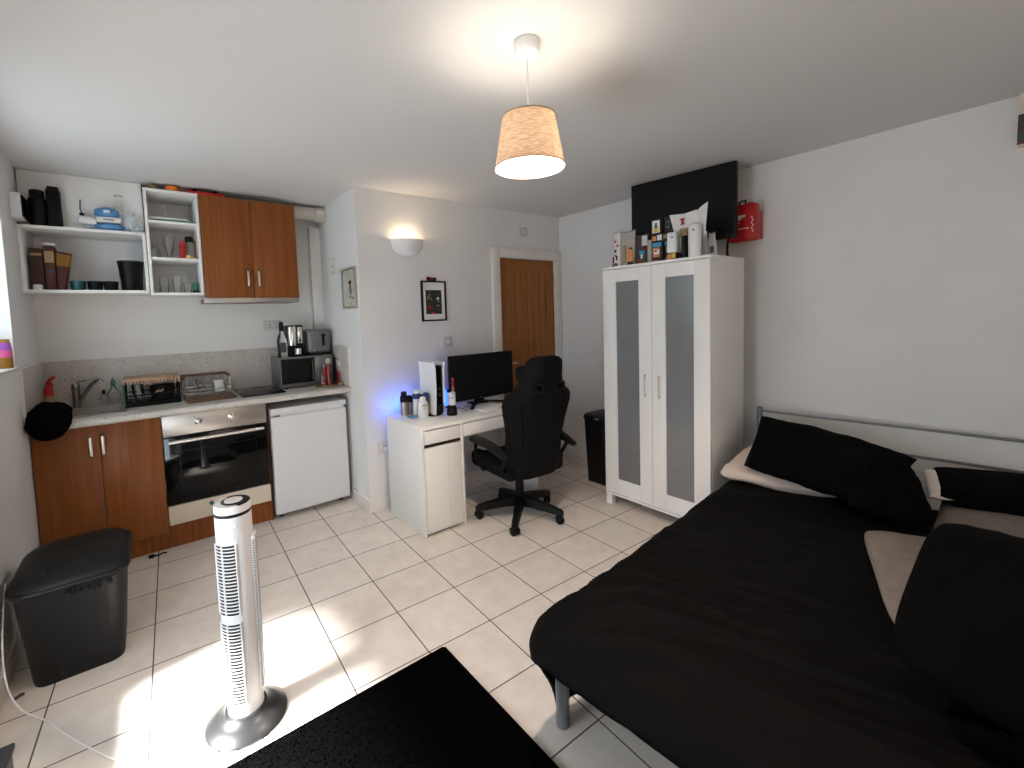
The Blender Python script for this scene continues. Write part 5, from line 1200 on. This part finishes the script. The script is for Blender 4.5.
    figbox('box with pale panel and yellow print, upper left of the stack', 1.675, 1.748, zz + .185, .105, 2.815, [(.1, .12, .85, .9, M_PAPER), (.25, .15, .72, .45, M_FIGYELLOW), (.32, .42, .62, .6, M_GREEN), (.38, .6, .58, .75, M_DKGREY)])
    figbox('plain black box with grey oval, upper right of the stack', 1.622, 1.672, zz + .185, .11, 2.845, [(.25, .35, .75, .75, M_GREYPL), (.35, .42, .65, .68, M_BLKPL), (.1, .02, .9, .15, M_BROWN)])
    figbox('small orange printed box on the wardrobe edge below the white jar', 1.555, 1.62, zz, .045, 2.785, [(.05, .1, .5, .8, M_FIGORANGE), (.55, .2, .95, .9, M_FIGYELLOW)])
    t = thing('white_jar', 'white square jar with blue mark resting on the small orange printed box', 'jar', (2.81, 1.588, zz + .045))
    MB().box(2.785, 1.556, zz + .045, 2.828, 1.619, zz + .178, bev=.008).build('body', M_WHITEPL, t)
    box_part('blue_mark', M_FIGBLUE, t, 2.7842, 1.575, zz + .138, 2.7852, 1.588, zz + .152)
    # big white mailing pouch, open, with a red mark
    t = thing('mailing_pouch', 'large white open-topped pouch with a red emblem on the wardrobe', 'pouch', (2.85, 1.47, z))
    def wall(dx, h):
        def f(u, v):
            yb, yt = 1.572 - .165 * u, 1.632 - .188 * u
            return (2.855 + dx - .012 * v * (2 * u - 1) ** 2, yb + (yt - yb) * v ** 1.3, z + h * v + .008 * v * abs(2 * u - 1))
        return f
    b = MB().grid(wall(0, .295), 12, 8).grid(wall(.014, .29), 12, 8)
    b.build('pouch_wall', M_PAPER, t)
    MB().grid(lambda u, v: (2.848 - .05 * u * (1 - .3 * v), 1.408 - .028 * u + (.036 - .055 * u) * v ** 1.3, z + v * (.295 + .035 * u ** .6)), 8, 8).build('side_flap', M_PAPER, t)
    fx = 2.846
    MB().box(fx - .004, 1.527, z + .255, fx + .002, 1.560, z + .265).box(fx - .004, 1.537, z + .228, fx + .002, 1.549, z + .255).box(fx - .004, 1.531, z + .224, fx + .002, 1.555, z + .232).build('red_emblem', M_RED, t)
    box_part('clear_window', M_TAN, t, 2.8435, 1.50, z + .14, 2.8455, 1.56, z + .20)
    # bottles in front of it
    bottle('dark_bottle', 'slim dark bottle standing in front of the large white pouch', 'bottle', 2.818, 1.512, z, [(.020, 0), (.022, .008), (.022, .12), (.018, .145)], M_BLKGLASS, [(.0185, .1455), (.0185, .17), (.014, .174)], M_TAN)
    t = thing('white_canister', 'rounded white canister with small green mark at the wardrobe front edge', 'canister', (2.805, 1.438, z))
    MB().lathe(2.803, 1.438, [(.036, z), (.039, z + .008), (.040, z + .10), (.039, z + .19), (.034, z + .203), (.026, z + .207)], 28).build('body', M_WHITEPL, t)
    box_part('green_mark', M_GREEN, t, 2.7625, 1.424, z + .158, 2.7665, 1.431, z + .172)
    bottle('clear_bottle', 'slender clear bottle right of the white canister', 'bottle', 2.815, 1.378, z, [(.012, 0), (.013, .1), (.008, .13)], M_GLASS, [(.009, .13), (.009, .15)], M_WHITEPL)
    pouch('small pale pouch leaning behind the white flap at the right end', (2.95, 1.402), .07, .15, .03, M_PAPER, R(-8), [(-.02, .03, .02, .04, M_GREYPL)], .6)
wardrobe()

def right_wall_things():
    # television over the wardrobe, slightly turned
    a = Vector((3.10, 2.085, 0)); c = Vector((3.19, 1.352, 0))
    d = (c - a).normalized(); L = (c - a).length
    n = Vector((d.y, -d.x, 0)) * 1.0
    if n.x > 0: n = -n
    ang = math.atan2(d.y, d.x)
    t = thing('television', 'black flat television turned off above the wardrobe', 'television', ((a + c) / 2) + Vector((0, 0, 2.19)), ang)
    hz = .25
    MB().box(-L / 2, -.02, -hz, L / 2, .02, hz, bev=.004).build('housing', M_BLKPL, t, world=False)
    # local -y faces n or -n
    s = -1 if (Matrix.Rotation(ang, 3, 'Z') @ Vector((0, -1, 0))).x < 0 else 1
    MB().box(-L / 2 + .012, s * .0195 - .001, -hz + .03, L / 2 - .012, s * .0195 + .001, hz - .012).build('screen', M_SCREEN, t, world=False)
    MB().box(-L / 2 + .2, -s * .02 - .02, -.15, L / 2 - .2, -s * .02 + .02, .15, bev=.008).build('rear_cover', M_BLKPL, t, world=False)
    MB().box(L / 2 - .06, s * .0205 - .0006, -hz + .016, L / 2 - .05, s * .0205 + .0006, -hz + .02).build('standby_light', M_FIGORANGE, t, world=False)
    t2 = thing('wall_bracket', 'black television bracket arm on the wall behind the screen', 'bracket', (3.44, 1.75, 2.2))
    MB().box(3.425, 1.66, 2.10, XR, 1.84, 2.30, bev=.002).rod((3.43, 1.75, 2.2), (3.30, 1.73, 2.2), .015).rod((3.30, 1.73, 2.2), (3.205, 1.73, 2.2), .012).build('arm', M_BLKPL, t2)
    tag(MB().tube([(3.15, 1.385, 1.955), (3.16, 1.40, 1.90), (3.155, 1.40, 1.85), (3.16, 1.395, 1.806)], .008, 8).build('television_cable', M_BLKPL), 'thick black cable hanging from the television to the wardrobe top', 'cable')
    tag(MB().tube([(3.38, 1.36, 1.935), (3.39, 1.375, 1.88), (3.40, 1.36, 1.84), (3.395, 1.345, 1.80), (3.41, 1.30, 1.74), (3.43, 1.27, 1.70)], .003, 6).build('thin_cable', M_WHITEPL), 'thin pale cable hanging on the wall below the red box', 'cable')
    # red box
    t = thing('red_wall_box', 'red metal box with white markings hung on the wall beside the television', 'box', (3.36, 1.33, 1.93))
    MB().box(3.30, 1.282, 1.925, 3.372, 1.46, 2.172, bev=.012, seg=3).build('body', M_RED, t)
    MB().box(3.372, 1.292, 1.94, XR, 1.45, 2.135, bev=.006).build('back_case', M_RED, t)
    b = MB().box(3.2992, 1.345, 2.085, 3.3002, 1.395, 2.10).box(3.2992, 1.37, 2.068, 3.3002, 1.40, 2.084).box(3.2992, 1.385, 2.045, 3.3002, 1.40, 2.055).box(3.2992, 1.325, 2.005, 3.3002, 1.40, 2.012)
    for k in range(6): b.box(3.3992 - .1, 1.296 + (k % 2) * .006, 1.98 + k * .018, 3.4002 - .1, 1.303 + (k % 2) * .006, 1.992 + k * .018)
    b.build('white_lettering', M_PAPER, t)
    MB().tube([(3.34, 1.40, 2.17), (3.34, 1.40, 2.20), (3.34, 1.36, 2.205), (3.34, 1.36, 2.17)], .006, 8).build('handle', M_BLKPL, t)
    box_part('clip', M_TAN, t, 3.37, 1.33, 2.13, 3.445, 1.36, 2.195, bev=.003)
    # box high on the right wall
    t = thing('heater_unit', 'pale wall box with dark front panel high on the right wall', 'wall unit', (3.42, .05, 2.3))
    MB().box(3.40, -.25, 2.20, XR, .172, 2.448, bev=.003).build('case', M_CREAM, t)
    MB().box(3.388, -.25, 2.212, 3.40, .172, 2.345, bev=.002).build('dark_panel', M_DKGREY, t)
    MB().box(3.386, -.25, 2.205, 3.40, .173, 2.211).box(3.386, -.25, 2.2765, 3.3885, .1725, 2.281).build('red_edge', M_DKRED, t)
right_wall_things()

# ------------------------------------------------------------------ bed
BO = Vector((3.30, 1.248, 0)); BA = math.atan2(1.248 - 1.051, 3.30 - 1.103)
BU = Vector((-math.cos(BA), -math.sin(BA), 0))      # head -> foot
BV = Vector((math.sin(BA), -math.cos(BA), 0))       # near side -> far side (towards -y)
BLEN, BWID = 2.206, 1.42
def B(u, v, z): return BO + BU * u + BV * v + Vector((0, 0, z))
def bed():
    t = thing('bed_frame', 'silver grey metal double bed frame with a two-rail headboard', 'bed', (2.2, .5, 0))
    for v in (0, BWID):
        MB().tube([B(0, v, 0), B(0, v, .785)], .0165, 16).build('head_post', M_GREYMETAL, t)
        MB().tube([B(BLEN, v, 0), B(BLEN, v, .30)], .024, 18).build('leg', M_GREYMETAL, t)
        MB().lathe(*B(0, v, 0).xy, [(.0175, .785), (.0175, .790), (.012, .793)], 16).build('post_cap', M_GREYMETAL, t)
    for z in (.768, .612): MB().tube([B(0, 0, z), B(0, BWID, z)], .008, 12).build('head_rail', M_GREYMETAL, t)
    for v in (0, BWID): MB().tube([B(0, v, .28), B(BLEN, v, .28)], .016, 10).build('side_rail', M_GREYMETAL, t)
    MB().tube([B(BLEN, 0, .28), B(BLEN, BWID, .28)], .016, 10).build('foot_rail', M_GREYMETAL, t)
    b = MB()
    for i in range(12):
        u = .12 + i * .18; b.loft([[B(u, .02, .285), B(u + .06, .02, .285), B(u + .06, .02, .298), B(u, .02, .298)], [B(u, BWID - .02, .285), B(u + .06, BWID - .02, .285), B(u + .06, BWID - .02, .298), B(u, BWID - .02, .298)]])
    b.build('slats', M_PALEWOOD, t)
    # mattress
    m = MB(); secs = []
    def loop(z, ins): return [B(u, v, z) for u, v in rrect(.05 + ins, .02 + ins, BLEN - .02 - ins, BWID - .02 - ins, .06)]
    m.loft([loop(.2985, .02), loop(.315, .0), loop(.395, .0), loop(.41, .02)])
    tag(m.build('mattress', M_WHITEFAB), 'white mattress under the black duvet', 'mattress')
    # duvet: cloth laid over the mattress with hanging edges
    nu, nv = 240, 190
    u0, u1, v0, v1 = .46, BLEN + .205, -.39, BWID + .25
    ru0, ru1, rv0, rv1 = -5, BLEN - .11, .08, BWID - .08
    zt = .452
    def drape(a, c):
        s = u0 + (u1 - u0) * a; q = v0 + (v1 - v0) * c
        cu = min(max(s, ru0), ru1); cv = min(max(q, rv0), rv1)
        du, dv = s - cu, q - cv; dist = math.hypot(du, dv)
        big = noise.noise(Vector((s * 1.6, q * 1.9, 1.3)))
        ca, sa = math.cos(.55), math.sin(.55)
        a1, b1 = s * ca + q * sa, -s * sa + q * ca            # creases run mostly across, slanting to the foot
        warp = .25 * noise.noise(Vector((s * 1.3, q * 1.3, 4.4)))
        foot = min(1, max(0, (s - .6) / .9))
        rid = 0
        for k, (f1, f2, am) in enumerate(((1.3, 5.0, 1.0), (2.0, 9.0, .6), (3.5, 15.0, .32))):
            rid += am * (1 - abs(noise.noise(Vector(((b1 + warp) * f1, (a1 + warp) * f2, 3.1 + k * 5))))) ** 6
        patch = .45 + .55 * max(0, min(1, .5 + 1.2 * noise.noise(Vector((s * 1.1 + 3, q * 1.4, 8.8)))))
        fine = noise.noise(Vector((s * 14 + 3 * q, q * 11 - 4 * s, 5.5)))
        wr = .010 * big + .026 * rid * patch * (.18 + .82 * foot) + .003 * fine
        puff = .03 * math.sin(min(1, max(0, (q - v0) / (v1 - v0))) * PI)
        if dist < 1e-6: return B(s, q, zt + wr + puff)
        hu, hv = du / dist, dv / dist
        w_ = hu * hu
        rh = .30 * w_ + .11 * (1 - w_); rz = .095 * w_ + .11 * (1 - w_); rm = (rh + rz) / 2
        if dist < rm * PI / 2:
            ang = dist / rm; out = rh * math.sin(ang); dz = -rz * (1 - math.cos(ang))
        else:
            ex = dist - rm * PI / 2
            wave = .02 * noise.noise(Vector((s * 5, q * 5, 9))) * min(1, ex / .1)
            out = rh - .15 * ex * w_ + wave; dz = -rz - ex * .99
        k = max(0, 1 - dist / .25)
        return B(cu + hu * out, cv + hv * out, max(.03, zt + dz + (wr + puff) * (.3 + .7 * k)))
    d = MB().grid(drape, nu, nv)
    o = d.build('duvet', M_DUVET, angle=80)
    md = o.modifiers.new('thick', 'SOLIDIFY'); md.thickness = .018; md.offset = -1
    tag(o, 'large creased black duvet spread over the bed and hanging off its foot', 'duvet')

def pillow(name, label, corners, thick, m, seed=0, wr=.012, sag=0.0, cat='pillow', ins=.05, parent=None, power=.5, rc=.1):
    """corners: four 3D points around the outline; puffed shape between them"""
    A, Bc, Cc, D = [Vector(c) for c in corners]
    nrm = ((Bc - A).cross(D - A)).normalized()
    if nrm.z < 0: nrm = -nrm
    n = 34
    def pos(i, j, side):
        u, v = i / n * 2 - 1, j / n * 2 - 1
        # pinch edges inward between the corners
        k = 1 - rc * (u * v) ** 4
        uu = u * k * (1 - ins * (1 - v * v)); vv = v * k * (1 - ins * (1 - u * u))
        a, c = (uu + 1) / 2, (vv + 1) / 2
        p = A * (1 - a) * (1 - c) + Bc * a * (1 - c) + Cc * a * c + D * (1 - a) * c
        h = ((1 - u * u) * (1 - v * v)) ** power
        w_ = wr * noise.noise(Vector((u * 2.2 + seed * 7.1, v * 2.2, side * 3.3))) + wr * .5 * (1 - abs(noise.noise(Vector((u * 3 + v * 2 + seed, v * 4 - u, seed + side))))) ** 3
        return p + nrm * side * (thick / 2 * h + w_ * min(1, h * 2)) + Vector((0, 0, -sag * (u * u) * .5))
    b = MB()
    top = [[b.bm.verts.new(pos(i, j, 1)) for j in range(n + 1)] for i in range(n + 1)]
    bot = [[top[i][j] if i in (0, n) or j in (0, n) else b.bm.verts.new(pos(i, j, -1)) for j in range(n + 1)] for i in range(n + 1)]
    for i in range(n):
        for j in range(n):
            b.bm.faces.new((top[i][j], top[i + 1][j], top[i + 1][j + 1], top[i][j + 1]))
            b.bm.faces.new((bot[i][j], bot[i][j + 1], bot[i + 1][j + 1], bot[i + 1][j]))
    o = b.build(name, m, parent, angle=100)
    if parent is None: tag(o, label, cat)
    return o
bed()
def pillows():
    pillow('beige_pillow', 'pale beige pillow lying flat under the black pillow by the wardrobe', [(2.53, 1.20, .525), (3.22, 1.275, .545), (3.30, .60, .545), (2.70, .62, .525)], .17, M_BEIGEFAB, 1, .024)
    pillow('black_pillow', 'long black pillow propped against the headboard nearest the wardrobe', [(2.57, 1.06, .60), (3.27, 1.235, .745), (3.25, .45, .63), (2.50, .47, .575)], .17, M_BLKFAB, 2, .014, rc=.03)
    pillow('black_pillow', 'crumpled black pillow overlapping the right end of the propped pillow', [(2.42, .58, .575), (2.96, .64, .635), (3.12, .47, .62), (2.54, .285, .545)], .15, M_BLKFAB, 3, .03)
    t = thing('black_pillow', 'black cased pillow with white inner showing at its open end', 'pillow', (3.1, 0.05, .55))
    pillow('pillow_case', '', [(2.84, .345, .57), (3.20, .418, .60), (3.37, -.30, .60), (3.03, -.39, .57)], .13, M_BLKFAB, 4, .006, parent=t, power=.28, rc=.03, ins=.02)
    pillow('white_inner', '', [(2.83, .366, .568), (3.17, .438, .600), (3.22, .20, .60), (2.89, .14, .57)], .07, M_WHITEFAB, 5, .003, parent=t, rc=.05, power=.4)
    pillow('grey_pillow', 'flat taupe pillow under the black cased pillow at the headboard', [(2.52, .33, .495), (3.1, .36, .505), (3.12, -.30, .505), (2.58, -.36, .495)], .09, M_GREYFAB, 6, .008)
    pillow('grey_cushion', 'taupe cushion on the duvet half hidden by the big black pillow', [(1.58, .265, .55), (2.29, .50, .555), (2.46, -.02, .555), (1.80, -.24, .55)], .10, M_GREYFAB, 7, .008, ins=.03)
    pillow('black_pillow', 'big black pillow nearest the camera lying on the taupe cushion', [(1.33, .25, .635), (2.22, .27, .715), (2.18, -.38, .64), (1.34, -.38, .60)], .17, M_BLKFAB, 8, .014, sag=.03, ins=.01, rc=.11)
pillows()

# ------------------------------------------------------------------ window sill
def sill():
    t = thing('snack_bag', 'shiny pink, purple and yellow bag standing on the window sill', 'bag', (-.635, 3.30, 1.285))
    secs = []
    z = 1.2855
    for i in range(9):
        v = i / 8; hw = .05 * (1 - .35 * max(0, v - .6)); dd = max(.003, .028 * math.sin(min(1, (1 - v) * 1.4 + .1) * PI / 2))
        secs.append([(-.605 + hw * math.cos(a), 3.315 + dd * math.sin(a), z + v * .15) for a in [k * 2 * PI / 16 for k in range(16)]])
    MB().loft(secs[:4]).build('lower_print', M_YELLOW, t)
    MB().loft(secs[3:6]).build('middle_print', M_PINK, t)
    MB().loft(secs[5:8]).build('upper_print', M_PURPLE, t)
    MB().loft(secs[7:]).build('sealed_top', M_YELLOW, t)
sill()
